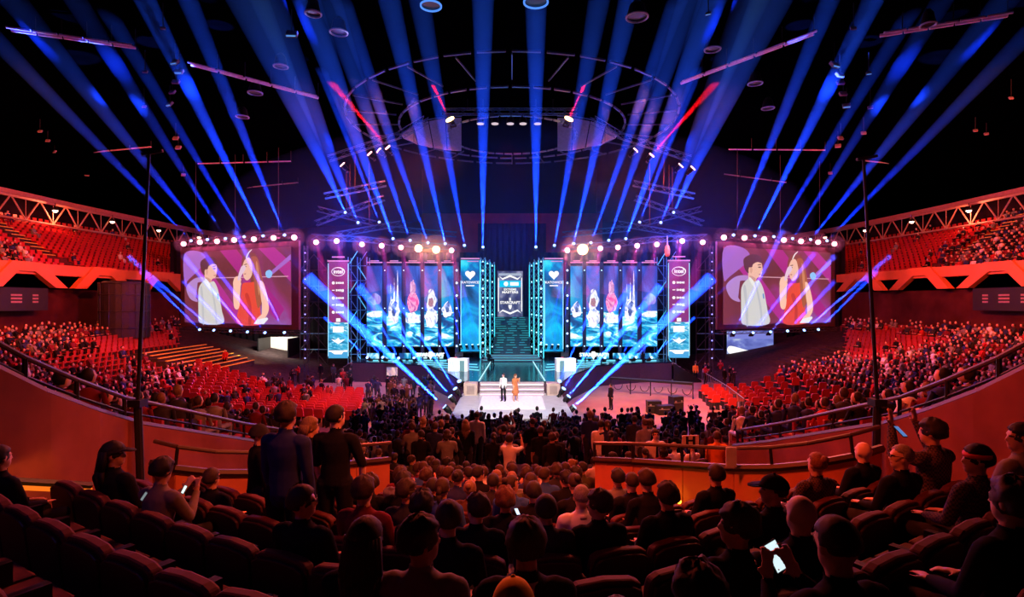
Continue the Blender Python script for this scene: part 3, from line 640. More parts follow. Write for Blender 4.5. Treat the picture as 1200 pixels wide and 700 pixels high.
for s in (-1, 1):
    p = P(358.5, 354, 49.5); x = p.x if s < 0 else P(833.5, 354, 49.5).x
    t = empty('lamp_column', (x, 49.5, 0), label='thin black column with a chain of blue dots beside the %s big screen' % ('left' if s < 0 else 'right'), cat='column')
    truss(MB(), (0, 0, 0), (0, 0, 12.2), .28, None, .025, .015).build('frame', truss_dark, t)
    for q in range(13): MB().ball((0, -.2, 2.2+q*.78), .06, 6).build('lamp_dot', M('dot_violet', emit=(.3, .3, 1), strength=3), t)
# ------------------------------------------------------------------ big screens
TF = None
def bigscreen(s):
    nm = 'left' if s < 0 else 'right'
    if s < 0: a, b = P(211, 291, 51.4), P(349.5, 282, 45.0)
    else: a, b = P(841, 281.5, 45.3), P(979, 291, 51.4)
    a = Vector((a.x, a.y, 0)); b = Vector((b.x, b.y, 0)); ang = math.atan2(b.y-a.y, b.x-a.x); W = (b-a).length; zt = 12.18; zb = 4.92; H = zt-zb
    t = empty('big_screen', (a.x, a.y, zb), rz=ang, label='huge projection screen on the %s of the stage showing two people' % nm, cat='screen')
    MB().box((W/2, .15, H/2), (W, .2, H)).build('frame', M('screen_frame', (.05, .018, .025), .7), t)
    u0, u1, v0, v1 = (.045, .945, .055, .94) if s < 0 else (.045, .955, .055, .94)
    X = lambda u: W*(u0+(u1-u0)*u); Z = lambda v: H*(v0+(v1-v0)*(1-v))
    bgm = led('screen_bg', [(.3, (.15, .03, .04)), (.48, (.22, .04, .07)), (.6, (.34, .04, .22)), (.7, (.30, .12, .42))], .16, .8, .9, 1.5, (1, 1, 1))
    MB().prism([Vector((X(0), 0, Z(1))), Vector((X(1), 0, Z(1))), Vector((X(1), 0, Z(0))), Vector((X(0), 0, Z(0)))], (0, .05, 0), (0, 0, 0)).build('screen', bgm, t)
    def fl(n, pts, m, y, sm=True): flat(t, n, [(X(u), Z(v)) for u, v in pts], m, y, smooth=sm)
    E = lambda n, c=None, k=1.0: M('pic_'+n, emit=c, strength=k)
    fl('picture_streak', [(0, .05), (.13, 0), (.62, 1), (.52, 1)], E('mag', (.42, .03, .27)), .02, False)
    fl('picture_streak', [(.36, 0), (.52, 0), (.95, .8), (.88, .95)], E('mag2', (.36, .02, .22)), .022, False)
    fl('picture_streak', [(.72, 0), (.86, 0), (1, .2), (1, .45)], E('mag', (.5, .03, .4)), .021, False)
    fl('picture_streak', [(0, .02), (.16, 0), (.22, .14), (.05, .38), (0, .42)], E('lilac', (.36, .14, .56)), .023)
    fl('picture_emblem', [(.02, .5), (.10, .38), (.20, .36), (.22, .42), (.13, .44), (.08, .55), (.14, .7), (.06, .66)], E('lil2', (.45, .25, .6)), .024)
    fl('picture_bar', [(.3, .37), (.98, .375), (.98, .385), (.3, .38)], E('bar', (.75, .4, .5)), .024, False)
    dx = 0 if s < 0 else -.01
    S = E('skin', (.85, .50, .38)); SH = E('shirt', (.68, .68, .66), .95); HR = E('hair', (.09, .03, .04)); RD = E('dress', (.80, .07, .04)); SL = E('skinl', (.95, .55, .42))
    fl('picture_head', [(.19, .26), (.20, .17), (.26, .14), (.32, .18), (.335, .27), (.33, .30), (.32, .36), (.28, .40), (.27, .46), (.21, .46), (.21, .34)], S, .03)
    fl('picture_hair', [(.17, .24), (.17, .14), (.24, .08), (.31, .10), (.335, .19), (.29, .18), (.25, .21), (.24, .25), (.21, .26), (.21, .33), (.185, .30)], HR, .034)
    fl('picture_shirt', [(.145, .60), (.16, .48), (.215, .40), (.26, .45), (.30, .42), (.345, .55), (.375, .8), (.39, 1), (.16, 1), (.165, .8)], SH, .032)
    fl('picture_hair', [(.57, .25), (.58, .10), (.64, .05), (.71, .10), (.74, .30), (.77, .5), (.76, .7), (.70, .80), (.66, .6), (.64, .3)], E('hairb', (.20, .05, .04)), .030)
    fl('picture_face', [(.575, .24), (.60, .14), (.64, .12), (.67, .22), (.66, .36), (.62, .42), (.59, .38), (.58, .30)], S, .033)
    fl('picture_dress', [(.53, 1), (.55, .75), (.565, .58), (.58, .46), (.65, .45), (.70, .44), (.73, .5), (.735, .7), (.74, .85), (.75, 1)], RD, .036)
    fl('picture_hair', [(.655, .12), (.71, .12), (.745, .3), (.765, .5), (.755, .68), (.72, .79), (.695, .62), (.68, .4), (.67, .25)], E('hairb2', (.38, .10, .05)), .040)
    fl('picture_arm', [(.50, .78), (.49, .6), (.495, .46), (.53, .40), (.565, .46), (.545, .56), (.555, .68), (.54, .80)], SL, .042)
    fl('picture_arm', [(.73, .45), (.765, .45), (.80, .62), (.815, .80), (.78, .92), (.73, .97), (.71, .93), (.76, .84), (.745, .65)], SL, .042)
    fl('picture_hand', [(.49, .48), (.50, .39), (.535, .36), (.565, .40), (.55, .48), (.52, .51)], SL, .046)
    fl('picture_microphone', [(.545, .42), (.535, .38), (.565, .24), (.60, .22), (.605, .27), (.575, .34)], E('micb', (.75, .55, .7)), .048)
    fl('picture_card', [(.68, 1), (.71, .94), (.80, .91), (.81, .93), (.77, 1)], E('card', (.85, .85, .85)), .048, False)
    fl('picture_spot', [(.79, .31), (.82, .29), (.845, .33), (.83, .39), (.80, .39), (.785, .35)], E('spotb', (.25, .55, .95)), .030)
    fl('picture_streak', [(.84, .30), (1, .1), (1, .17), (.845, .35)], E('lilac'), .026, False)
    fl('picture_ear', [(.222, .27), (.235, .255), (.245, .28), (.236, .33), (.225, .32)], E('ear', (.70, .36, .27)), .038)
    fl('picture_eye', [(.292, .245), (.312, .238), (.322, .247), (.308, .256)], HR, .038); fl('picture_brow', [(.288, .215), (.315, .205), (.325, .212), (.30, .222)], HR, .038); fl('picture_mouth', [(.300, .338), (.322, .332), (.326, .342), (.306, .348)], E('lip', (.55, .18, .16)), .038)
    fl('picture_neck_shade', [(.222, .36), (.27, .395), (.268, .44), (.24, .43), (.222, .40)], E('shade', (.62, .32, .24)), .031)
    fl('picture_collar', [(.213, .40), (.225, .385), (.262, .45), (.268, .52), (.24, .48)], E('collar', (.82, .82, .80)), .035); fl('picture_placket', [(.268, .47), (.285, .50), (.325, .78), (.335, 1), (.322, 1), (.305, .76)], E('plk', (.50, .52, .55)), .035)
    fl('picture_sleeve_fold', [(.165, .52), (.185, .50), (.20, .72), (.205, 1), (.19, 1), (.18, .74)], E('plk'), .035); fl('picture_badge', [(.335, .60), (.345, .60), (.35, .66), (.34, .66)], E('badge', (.1, .25, .6)), .036)
    fl('picture_eye', [(.592, .235), (.606, .228), (.616, .236), (.604, .243)], HR, .038); fl('picture_mouth', [(.590, .33), (.606, .325), (.61, .335), (.598, .342)], E('lip'), .038); fl('picture_brow', [(.590, .208), (.612, .198), (.62, .205), (.60, .213)], HR, .038)
    fl('picture_dress_fold', [(.60, .62), (.63, .60), (.66, .78), (.655, 1), (.63, 1), (.635, .80)], E('fold', (.58, .04, .03)), .037); fl('picture_hair_sheen', [(.70, .2), (.715, .2), (.735, .42), (.73, .62), (.715, .5)], E('sheen', (.62, .24, .12)), .043)
    fl('picture_hair_light', [(.61, .115), (.63, .05), (.66, .012), (.663, .018), (.637, .06), (.616, .12)], E('card'), .05)
    return t, a, b, zt, zb, ang, W
SCRS = [bigscreen(-1), bigscreen(1)]
light('screen_spill', 'AREA', (-20, 44, 8), (-10, 0, 3), 450, (1, .25, .5), 6)
light('screen_spill', 'AREA', (20, 44, 8), (10, 0, 3), 450, (1, .25, .5), 6)
# clutter round the stage: a low bridge with cable loops, cases, barriers and a small screen under the wing
a, b = P(716, 443, 44), P(812, 454, 41); a.z = b.z = 1.15
t = empty('cable_bridge', (a.x, a.y, 0), label='long low black cable bridge over the lit floor right of the stage', cat='bridge'); ab = Vector((b.x-a.x, b.y-a.y, 0)); an = math.atan2(ab.y, ab.x)
MB().box(ab/2+Vector((0, 0, 1.15)), (ab.length, .5, .16), an).build('deck', blk, t)
for q in range(5): MB().tube(ab*(q/4)+Vector((0, 0, 0)), ab*(q/4)+Vector((0, 0, 1.1)), .04, 5).build('post', blk, t)
for q in range(6):
    c_ = ab*((q+.5)/6); MB().path([c_+Vector((.38*math.cos(x_)*math.cos(an), -.3, .75+.42*math.sin(x_))) for x_ in [math.pi*k_/8 for k_ in range(8, 17)]], .025, 4).build('cable_loop', blk, t)
for k, (px, d, w_, h_) in enumerate([(766, 36, .9, .8), (779, 35.5, 1.1, .6), (792, 36.5, .8, 1.0)]):
    p = P(px, 354, d); o = empty('road_case', (p.x, d, 0), rz=.2*k, label='%s black road case on the lit floor right of the stage' % ['wide lidded', 'low', 'tall'][k], cat='case')
    MB().box((0, 0, h_/2), (w_, .6, h_)).build('body', blk, o, bevel=.02)
    for q in (-1, 1): MB().box((q*w_*.3, -.31, h_*.7), (.12, .02, .1)).build('latch', steel, o)
    MB().box((0, -.31, h_*.62), (w_*.98, .015, .03)).build('edge_strip', steel, o)
t = empty('stage_monitor', P(459.5, 436, 46.5)-Vector((0, 0, .4)), label='small glowing pinkish monitor under the left stage wing', cat='monitor')
MB().box((0, .06, .4), (1.0, .08, .85)).build('case', blk, t); MB().box((0, 0, .42), (.9, .03, .72)).build('screen', led('mon', [(.35, (.1, .1, .4)), (.5, (.9, .5, .5)), (.65, (1, .9, .8))], 1.5, 1, 1.0), t)
MB().box((0, .1, -.5), (.1, .1, 1.0)).build('stand', blk, t)
for s, xs_ in ((1, ((823, 449), (853, 470))), (1, ((853, 470), (872, 487)))):
    a, b = [P(x_, 354, 7.2*F/(y_-354)) for x_, y_ in xs_]; a.z = b.z = 0; t = empty('crowd_barrier', a, label='%s section of steel crowd barrier along the right floor chairs' % ('far' if xs_[0][0] == 823 else 'near'), cat='barrier'); ab = b-a
    for z_ in (.15, 1.05): MB().tube(Vector((0, 0, z_)), ab+Vector((0, 0, z_)), .03, 6).build('rail', steel, t)
    for q in range(15): MB().tube(ab*(q/14)+Vector((0, 0, .0 if q % 7 == 0 else .15)), ab*(q/14)+Vector((0, 0, 1.05)), .015, 4).build('bar', steel, t)
p = P(782, 294, 48); t = empty('chain_bag', p, label='orange chain bag hanging from the truss over the right stage half', cat='bag')
MB().lathe((0, 0, 0), [(.12, -.5), (.22, -.35), (.24, .1), (.16, .4), (.05, .5)], 10).build('bag', M('bag_orange', (.8, .22, .04), .8), t); MB().tube((0, 0, .45), (0, 0, 1.3), .03, 5).build('chain', steel, t)
# little studios under the screens
A, B = P(309.5, 397, 56), P(333, 425, 56); t = empty('studio_booth', ((A.x+B.x)/2, 56, 0), label='small brightly lit booth with a pale back wall under the left screen', cat='booth')
W = B.x-A.x; MB().box((0, 2.6, 1.9), (W+1.0, .1, 3.2)).build('back_wall', M('booth_wall', (.8, .76, .66), .7), t)
MB().box((0, 1.2, .5), (W+.8, 3, .1)).build('platform', M('booth_floor', (.5, .38, .3), .6), t)
for q in (-1, 1): MB().box((q*(W/2+.5), 1.2, 1.9), (.1, 3, 3.2)).build('side_wall', blk, t)
MB().prism([Vector((-.9, 2.5, 1.5)), Vector((-.7, 2.5, 2.1)), Vector((.7, 2.5, 2.1)), Vector((.9, 2.5, 1.5))], (0, 0, 0), (0, .04, 0)).build('wall_picture', M('booth_picture', (.25, .3, .38), .6), t)
light('booth_lamp', 'AREA', (A.x+1, 55, 4.2), (A.x+1, 58, 1.5), 330, (1, .9, .75), 1.2)
light('booth_floor_lamp', 'SPOT', (-24.5, 50, 4.5), (-25, 53, 0), 900, (1, .65, .4), .3, 80)
t = empty('table', (-25.1, 54.3, 0), label='dark table standing before the lit booth under the left screen', cat='table')
MB().box((0, 0, .85), (2.9, .8, .06)).build('tabletop', blk, t)
for q in (-1, 1):
    for p in (-1, 1): MB().box((q*1.35, p*.35, .42), (.05, .05, .84)).build('leg', blk, t)
A, B = P(861, 388, 56), P(917, 435, 56); t = empty('studio_set', ((A.x+B.x)/2, 56, 0), label='lit studio set with white and blue glowing back wall under the right screen', cat='studio set')
W = B.x-A.x; MB().box((0, 2, 2.1), (W, .1, 4.2)).build('back_wall', led('studio_led', [(.3, (.05, .06, .35)), (.5, (.2, .25, .75)), (.62, (.5, .6, .95)), (.72, (1, 1, 1))], .35, 1, .8, 4, (1, 1, 1.6)), t)
MB().box((0, 1.9, 3.7), (W*.98, .06, .7)).build('header_panel', M('hdr_violet', emit=(.22, .25, .75), strength=.9), t)
flat(t, 'white_swoosh', [(-2.2, 2.6), (-.5, 2.2), (.6, 2.0), (1.0, 1.5), (.4, 1.4), (-2.2, 1.8)], LW, -1.85)
MB().box((-.8, .6, .75), (2.4, .6, .8)).build('desk', M('desk_glow', emit=(.05, .5, .75), strength=.9), t)
MB().box((0, .8, .2), (W, 2.6, .12)).build('platform', M('booth_floor2', (.3, .3, .5), .4), t)

# ------------------------------------------------------------------ lamps and beams
HZ = haze('haze', .11, (.08, .32, 1)); HZR = haze('haze_red', .06, (1, .15, .2)); HZM = haze('haze_magenta', .09, (1, .25, .8)); V_ = lambda *a: Vector(a)  # haze tinted to each beam colour and kept inside the beam cones
housing_me = MB().lathe((0, 0, -.16), [(.13, .34), (.17, .22), (.17, -.02), (.15, -.04)], 10).mesh('housing', blk, True, True)
yoke_me = MB().box((.2, 0, .1), (.04, .1, .42)).box((-.2, 0, .1), (.04, .1, .42)).box((0, 0, .33), (.44, .16, .06)).mesh('yoke', blk, fix=True)
lens_b = MB().tube((0, 0, -.19), (0, 0, -.24), .13, 14).mesh('lens', M('lens_blue', emit=(.22, .42, 1), strength=5), fix=True)
lens_r = MB().tube((0, 0, -.19), (0, 0, -.26), .20, 14).mesh('lens', M('lens_pink', emit=(1, .42, .48), strength=5), fix=True)
lens_o = MB().tube((0, 0, -.19), (0, 0, -.26), .30, 14).mesh('lens', M('lens_orange', emit=(1, .55, .22), strength=9), fix=True)
GLOWM = MB().ball((0, 0, 0), 1.0, 16).mesh('glow_haze', haze('haze_lamp', .03), fix=True)  # ball of haze added for the halo round a wash lamp
def conemesh(L, r0, deg, n=18, mat=None):
    r1 = r0+L*math.tan(math.radians(deg)); mb = MB()
    vs = [(r*math.cos(2*math.pi*k/n), r*math.sin(2*math.pi*k/n), -z) for z, r in ((.3, r0), (L, r1)) for k in range(n)]
    mb.add(vs, [(k, (k+1) % n, n+(k+1) % n, n+k) for k in range(n)]+[tuple(range(n-1, -1, -1)), tuple(range(n, 2*n))])
    return mb.mesh('light_beam', mat or HZ, fix=True)
BLUE2 = (.02, .055, 1)
def beam(src, dst, label, group, col=BLUE2, deg=1.35, E=330000, lens=None, name='moving_head_lamp', r0=.07, size=.9, cone=True, glow=None, gk=1.):
    src = Vector(src); dst = Vector(dst); q = (dst-src).to_track_quat('-Z', 'Y'); L = (dst-src).length
    t = empty(name, src, label=label, cat='stage light', group=group); t.rotation_mode = 'QUATERNION'; t.rotation_quaternion = q
    for me in (housing_me, yoke_me, lens or lens_b):
        o = put(me.name.split('.')[0], me, t); o.scale = (size,)*3
    if glow:
        RG = .85*gk**.4; b = put('glow_haze', GLOWM, t, (0, 0, -.3)); b.scale = (RG,)*3
        light('halo_light', 'POINT', (0, 0, -.42), None, 170*gk, glow, .06, parent=t)  # added point light that makes the halo ball glow
    if cone:
        put('light_beam', conemesh(L*(1.35 if dst.z > 15 else 1.0), r0, deg*.86, mat=HZR if col[0] > .5 else HZ), t)
        l = bpy.data.lights.new('beam_light', 'SPOT'); l.energy = E*3.0; l.color = col; l.spot_size = math.radians(2*deg*1.05); l.spot_blend = .45; l.shadow_soft_size = .03
        o = bpy.data.objects.new('beam_light', l); C.objects.link(o); o.parent = t; o.location = (0, 0, -.29)
    return t
def dend(py, lo=26, hi=52, z=13.5): return max(lo, min(hi, z*F/(354-py)))
G1 = 'blue beam lamps on the roof trusses'; G2 = 'blue beam lamps along the foot of the big screens'; G3 = 'blue beam lamps on the stage floor'
# screen-top lamps
TL = [((225, 284.5), (10, 62)), ((244, 283), (48, 40)), ((265, 282), (120, 50)), ((287, 280), (160, 70)), ((309, 279), (196, 52)), ((334, 278), (232, 28))]
for s in (-1, 1):
    nm = 'left' if s < 0 else 'right'
    for k, (a, b) in enumerate(TL):
        d = 51.0-6.3*(a[0]-211)/138; X = lambda x: x if s < 0 else 1193-x
        beam(P(X(a[0]), a[1]-1, d), P(X(b[0]), b[1], dend(b[1])), '%s blue beam lamp along the top of the %s screen from its outer corner' % (ORD[k], nm), G1, deg=1.15+.15*(k % 3 == 1), E=(130000, 130000, 90000, 120000, 380000, 260000)[k])
    # screen-foot lamps
    for k, (a, b, e) in enumerate([((235, 386.5), (165, 318), 1), ((252, 387.5), (150, 300), 1), ((271, 388), (215, 330), .6), ((291, 389.5), (215, 300), 1.2), ((311.5, 390.5), (238, 296), .8), ((334, 390.5), (275, 270), .9)]):
        d = 50.2-6.0*(a[0]-211)/138
        beam(P(X(a[0]), a[1]+1, d-.4), P(X(b[0]), b[1], d-9), '%s blue beam lamp along the foot of the %s screen from its outer corner' % (ORD[k], nm), G2, col=(.12, .10, 1) if k % 2 else BLUE2, deg=1.0, E=420000*e, size=.85)
    # stage truss lamps
    for k, (a, b, e, dg) in enumerate([((461, 281), (370, 30), 1.1, 1.6), ((481, 283), (392, 18), .8, 1.3), ((502, 286), (425, 70), .9, 1.3), ((522, 287), (470, 60), 1.1, 1.4), ((544.5, 289), (500, 45), .9, 1.3), ((566, 291), (566, -30), 1.5, 1.4)]):
        d = 48.5; X2 = lambda x: x if s < 0 else 1194-x
        beam(P(X2(a[0]), a[1], d), P(X2(b[0]), b[1], dend(b[1])), '%s blue beam lamp over the %s stage half from the outer end' % (ORD[k], nm), G1, deg=dg, E=300000*e)
    # broad beams from the trusses beside the stage
    for k, (a, b, e, dg) in enumerate([((420, 262), (330, 40), .5, 1.9), ((445, 262), (395, 130), .8, 1.3), ((405, 250), (300, 20), .6, 2.2)]):
        beam(P(X2(a[0]), a[1], 50), P(X2(b[0]), b[1], dend(b[1])), '%s blue lamp high on the dark roof truss %s of the stage' % (ORD[k], nm), G1, deg=dg, E=240000*e)
    # stage floor corner lamps: strong low beams
    for k, (a, b, e, dg, d) in enumerate([((539.6, 450), (500, 360), .9, .9, 37.6), ((535.6, 459), (455, 335), 1.6, 1.2, 36), ((530.4, 468), (420, 335), 2.2, 1.5, 34.5), ((524.4, 480), (360, 325), 2.6, 1.7, 32.8)]):
        beam(P(X2(a[0]), a[1], d), P(X2(b[0]), b[1], d-3+k), '%s blue beam lamp down the slanting row at the %s forestage edge' % (ORD[k], nm), G3, deg=dg*1.25, E=620000*e, size=1.1)
    for k, (a, b, e) in enumerate([((432, 420.5), (380, 372), 1.3), ((450, 420.5), (400, 366), .9), ((468, 421.5), (440, 370), .5), ((486, 421.5), (455, 340), .9)]):
        beam(P(X2(a[0]), a[1], 49.6), P(X2(b[0]), b[1], 45), '%s blue beam lamp on the %s stage wing edge from its outer end' % (ORD[k], nm), G3, deg=1.1, E=700000*e, size=1.0)
    for k in range(4):
        a = (540+7*k, 406); b = (525+6*k, 335)
        beam(P(X2(a[0]), a[1], 52.5), P(X2(b[0]), b[1], 51.5), '%s small blue lamp from the outer end under the %s heart panel' % (ORD[k], nm), G3, deg=.8, E=200000, size=.8)
    # pink wash lamps: screen top and stage truss
    for k, (x, y) in enumerate([(216, 286), (235, 284), (255, 283), (275, 281.5), (298, 280.5), (321, 279), (345, 278.5)]):
        d = 50.8-6.3*(x-211)/138; p = P(X(x), y, d)
        beam(p, p+Vector((-s*3, -10, -1)), '%s pink white lamp along the top of the %s screen from its outer corner' % (ORD[k], nm), 'pink wash lamps', lens=lens_r, cone=False, name='wash_lamp', size=1.05, glow=(1, .12, .35))
    for k, (x, y) in enumerate([(371, 284), (395, 282.5), (424.5, 286.5), (447.5, 288), (470, 290), (490.5, 291), (511, 292.5), (529, 293.5)]):
        p = P(X2(x), y, 47.8)
        big = (s < 0 and k in (5, 6)) or (s > 0 and k == 6)
        tt = beam(p, p+Vector((-s*2, -12, -1.5)), '%s pink white lamp over the %s stage half from the outer end' % (ORD[k], nm), 'pink wash lamps', lens=lens_o if big else lens_r, cone=False, name='wash_lamp', size=1.5 if big and s > 0 else 1.05, glow=(1, .35, .12) if big else (1, .12, .35), gk=7 if big and s > 0 else 3.2 if big else 1)
        q_ = (V_(-s*.6, .3, -3)).to_track_quat('-Z', 'Y'); b = put('light_beam', conemesh(4.2, .12, 8, mat=HZM), tt, None); b.rotation_mode = 'QUATERNION'; b.rotation_quaternion = tt.rotation_quaternion.inverted() @ q_  # pink haze cone and spot added below, apart from the lens
        l_ = light('beam_light', 'SPOT', (0, 0, 0), None, 1500 if not big else 3000, (1, .1, .55) if not big else (1, .25, .12), .05, 18, .5, parent=b); l_.location = (0, 0, -.2)
        if k % 2: light('wash_glow', 'SPOT', p+Vector((0, -.4, 0)), p+Vector((0, 5, -6)), 1100, (1, .15, .5) if k < 6 else (1, .3, .2), .2, 110)
    # truss carrying the lamps
    t = empty('lighting_truss', (0, 0, 0), label='box truss carrying lamps above the %s half of the stage' % nm, cat='truss')
    pts = [P(X2(x), y, 48.6) for x, y in ((366, 278), (430, 281), (470, 286), (535, 290))]
    for a, b in zip(pts, pts[1:]): truss(MB(), a, b, .45, None, .035, .02).build('truss_section', M('truss_blue', (.03, .09, .16), .35, metal=.4), t)
    scr = SCRS[0 if s < 0 else 1]
    t = empty('lighting_truss', (0, 0, 0), label='box truss carrying lamps along the top of the %s big screen' % nm, cat='truss')
    truss(MB(), Vector((scr[1].x, scr[1].y, scr[3]+.45)), Vector((scr[2].x, scr[2].y, scr[3]+.45)), .4, None, .03, .02).build('truss_section', truss_dark, t)
    for q in (.15, .5, .85): MB().tube(scr[1].lerp(scr[2], q)+Vector((0, 0, scr[3]+.6)), scr[1].lerp(scr[2], q)+Vector((0, 0, 20)), .02, 4).build('cable', blk, t)
    t = empty('lighting_truss', (0, 0, 0), label='short truss carrying lamps under the foot of the %s big screen' % nm, cat='truss')
    truss(MB(), Vector((scr[1].x, scr[1].y, scr[4]-.25)), Vector((scr[2].x, scr[2].y, scr[4]-.25)), .25, None, .025, .015).build('truss_section', truss_dark, t)
    # dense dark truss cluster above the stage shoulders
    rr = random.Random(5)
    for k, (x0, y0, x1, y1, d) in enumerate([(370, 262, 450, 232, 50), (372, 245, 440, 262, 51), (380, 230, 452, 215, 47), (395, 275, 470, 262, 49.5), (455, 268, 535, 275, 52), (385, 186, 470, 158, 44), (470, 158, 500, 140, 43)]):
        t = empty('roof_truss', (0, 0, 0), label='%s blue lit truss section crossing over the %s shoulder of the stage' % (ORD[k], nm), cat='truss', group='truss sections over the stage shoulders')
        truss(MB(), P(X2(x0), y0, d), P(X2(x1), y1, d+rr.uniform(-2, 2)), .45, None, .03, .018).build('truss_section', M('truss_blue'), t)
        a = P(X2((x0+x1)/2), (y0+y1)/2, d); MB().tube(a, a+Vector((0, 0, 19.6-a.z)), .02, 4).build('cable', blk, t)
    for k, (x, y, e) in enumerate([(404, 196, 0), (436, 183, 1), (457, 176, 1), (529, 143.5, 2)]):
        p = P(X2(x) if s < 0 else {404: 809, 436: 795, 457: 761, 529: 665}[x], {1: y}.get(1) if s < 0 else {404: 200, 436: 197, 457: 185, 529: 143}[x], 41)
        dst = P(600+(p.x/p.y*F)*1.55, 65+20*(k < 3), 38)
        beam(p, dst, '%s red lamp on the roof ring truss %s of centre from the outer end' % (ORD[k], nm), 'red lamps under the roof ring', col=(1, .02, .05), deg=2.4, E=60000*(e), lens=lens_o if k == 3 else lens_r, size=1.1, name='red_lamp', cone=(k == 3 or k == 2))
    beam(P(742 if s > 0 else 447, 179, 41), P(800 if s > 0 else 380, 120, 40), 'red lamp beside the roof ring truss, %s of centre near its bracket' % nm, 'red lamps under the roof ring', lens=lens_r, cone=False, name='red_lamp', size=1.1)
    # teal reflector panels in the roof ring
    t = empty('reflector_panel', (0, 0, 0), label='pale curved reflector panel hanging in the roof ring, %s of centre' % nm, cat='panel')
    arc = [(470, 158), (484, 148), (502, 141), (522, 137.5), (541, 137)]; low = [(472, 162), (490, 170), (508, 174), (524, 177), (541, 178)]
    for q in range(4):
        pts = [P(X2(arc[q][0]), arc[q][1], 45), P(X2(arc[q+1][0]), arc[q+1][1], 45), P(X2(low[q+1][0]), low[q+1][1], 46), P(X2(low[q][0]), low[q][1], 46)]
        cen = sum(pts, Vector())/4; pts = [cen+(p-cen)*.94 for p in pts]
        MB().prism(pts, (0, 0, 0), (0, .12, 0)).build('panel', M('reflector', (.16, .22, .26), .5), t)
    MB().path([P(X2(a), b-1, 45) for a, b in arc], .06, 5).build('rim', M('truss_blue'), t)
# lone spotlight truss at the centre under the ring
t = empty('lighting_truss', (0, 0, 0), label='short centre truss hanging under the roof ring with small lamps', cat='truss')
truss(MB(), P(518, 131, 42), P(676, 131, 42), .4, None, .035, .02).build('truss_section', M('truss_blue'), t)
for x in (548, 566, 628, 648): MB().tube(P(x, 130, 42), P(x, 95, 42), .02, 4).build('cable', blk, t)
for k, x in enumerate((563, 580, 598, 613, 630)):
    p = P(x, 144, 42); t = empty('hanging_lamp', p, label='%s lamp from the left hanging under the centre truss' % ORD[k], cat='stage light')
    MB().lathe((0, 0, 0), [(.1, .5), (.26, .35), (.30, -.05)], 12).build('housing', blk, t); MB().tube((0, 0, -.06), (0, 0, -.1), .27, 14).build('lens', M('lens_dim', emit=(.55, .45, .5), strength=1.2 if k in (0, 4) else .25), t); MB().tube((0, 0, .4), (0, 0, .8), .03, 5).build('hook', blk, t)

hb = MB().ball((0, 0, 0), 1.0, 24).build('haze_bank', haze('haze_thin', .006, (.15, .35, 1))); hb.location = (0, 46, 13.5); hb.scale = (25, 9, 8.5)  # haze volume added and tinted blue for the glow between beams
tag(hb, 'thin blue theatrical haze hanging above the stage', 'haze', kind='stuff')
for x in (-14, 0, 14): light('haze_fill', 'POINT', (x, 47, 13), None, 2600 if x else 900, (.02, .12, 1), 1.5)  # unseen point lights added inside the haze bank to make it glow
# ------------------------------------------------------------------ ceiling fittings
for k, (R, z, lab) in enumerate(((13, 21.7, 'wide outer'), (9, 21.2, 'smaller inner'), (5.2, 20.6, 'innermost'))):
    t = empty('ceiling_ring', (0, 45, z), label='%s dark steel ring catwalk under the centre of the roof' % lab, cat='ring'); n_ = 40
    for q in range(n_):
        a0, a1 = 2*math.pi*q/n_, 2*math.pi*(q+.82)/n_; MB().tube((R*math.cos(a0), R*math.sin(a0), 0), (R*math.cos(a1), R*math.sin(a1), 0), .09, 5).build('ring_section', M('ring_steel', (.05, .09, .12), .4), t)
    if k == 0:
        for q in range(24):
            a = 2*math.pi*q/24; MB().box((11*math.cos(a), 11*math.sin(a), -.1), (3.6, .07, .1), a).build('spoke', M('ring_steel'), t)
for k, (x0, y0, x1, y1, c) in enumerate([(12, 35, 160, 56, 0), (222, 75, 374, 115, 0), (82, 181, 178, 172, 1), (20, 200, 88, 190, 1), (231, 192, 342, 189, 1), (278, 221, 350, 214, 1), (151, 217, 180, 211, 1), (95, 232, 140, 222, 1),
                                       (1030, 42, 1182, 18, 0), (797, 98, 955, 39, 0), (853, 175, 968, 176, 1), (1010, 188, 1150, 203, 1), (848, 204, 922, 214, 1), (1016, 210, 1040, 216, 1)]):
    da, db = 13.6*F/(354-y0), 13.6*F/(354-y1); a, b = P(x0, y0, da), P(x1, y1, db)
    t = empty('ceiling_rail', (0, 0, 0), label='%s long pale lighting rail under the roof %s, counted from above' % (ORD[k if k < 8 else k-8], 'left' if k < 8 else 'right'), cat='rail', group='lighting rails under the roof')
    n_ = 5 if c == 0 else 4
    for q in range(n_): 
        p0, p1 = a.lerp(b, (q+.04)/n_), a.lerp(b, (q+.96)/n_); MB().tube(p0, p1, .09 if c == 0 else .06, 6).build('rail_section', M('rail_paint', (.75, .6, .7), .4), t)
        if c == 0: MB().tube(p0+Vector((0, -.3, -.0)), p1+Vector((0, -.3, 0)), .06, 6).build('rail_section', M('rail_paint'), t)
        MB().tube(p1, p1+Vector((0, 0, 1.0)), .03, 4).build('hanger', blk, t)
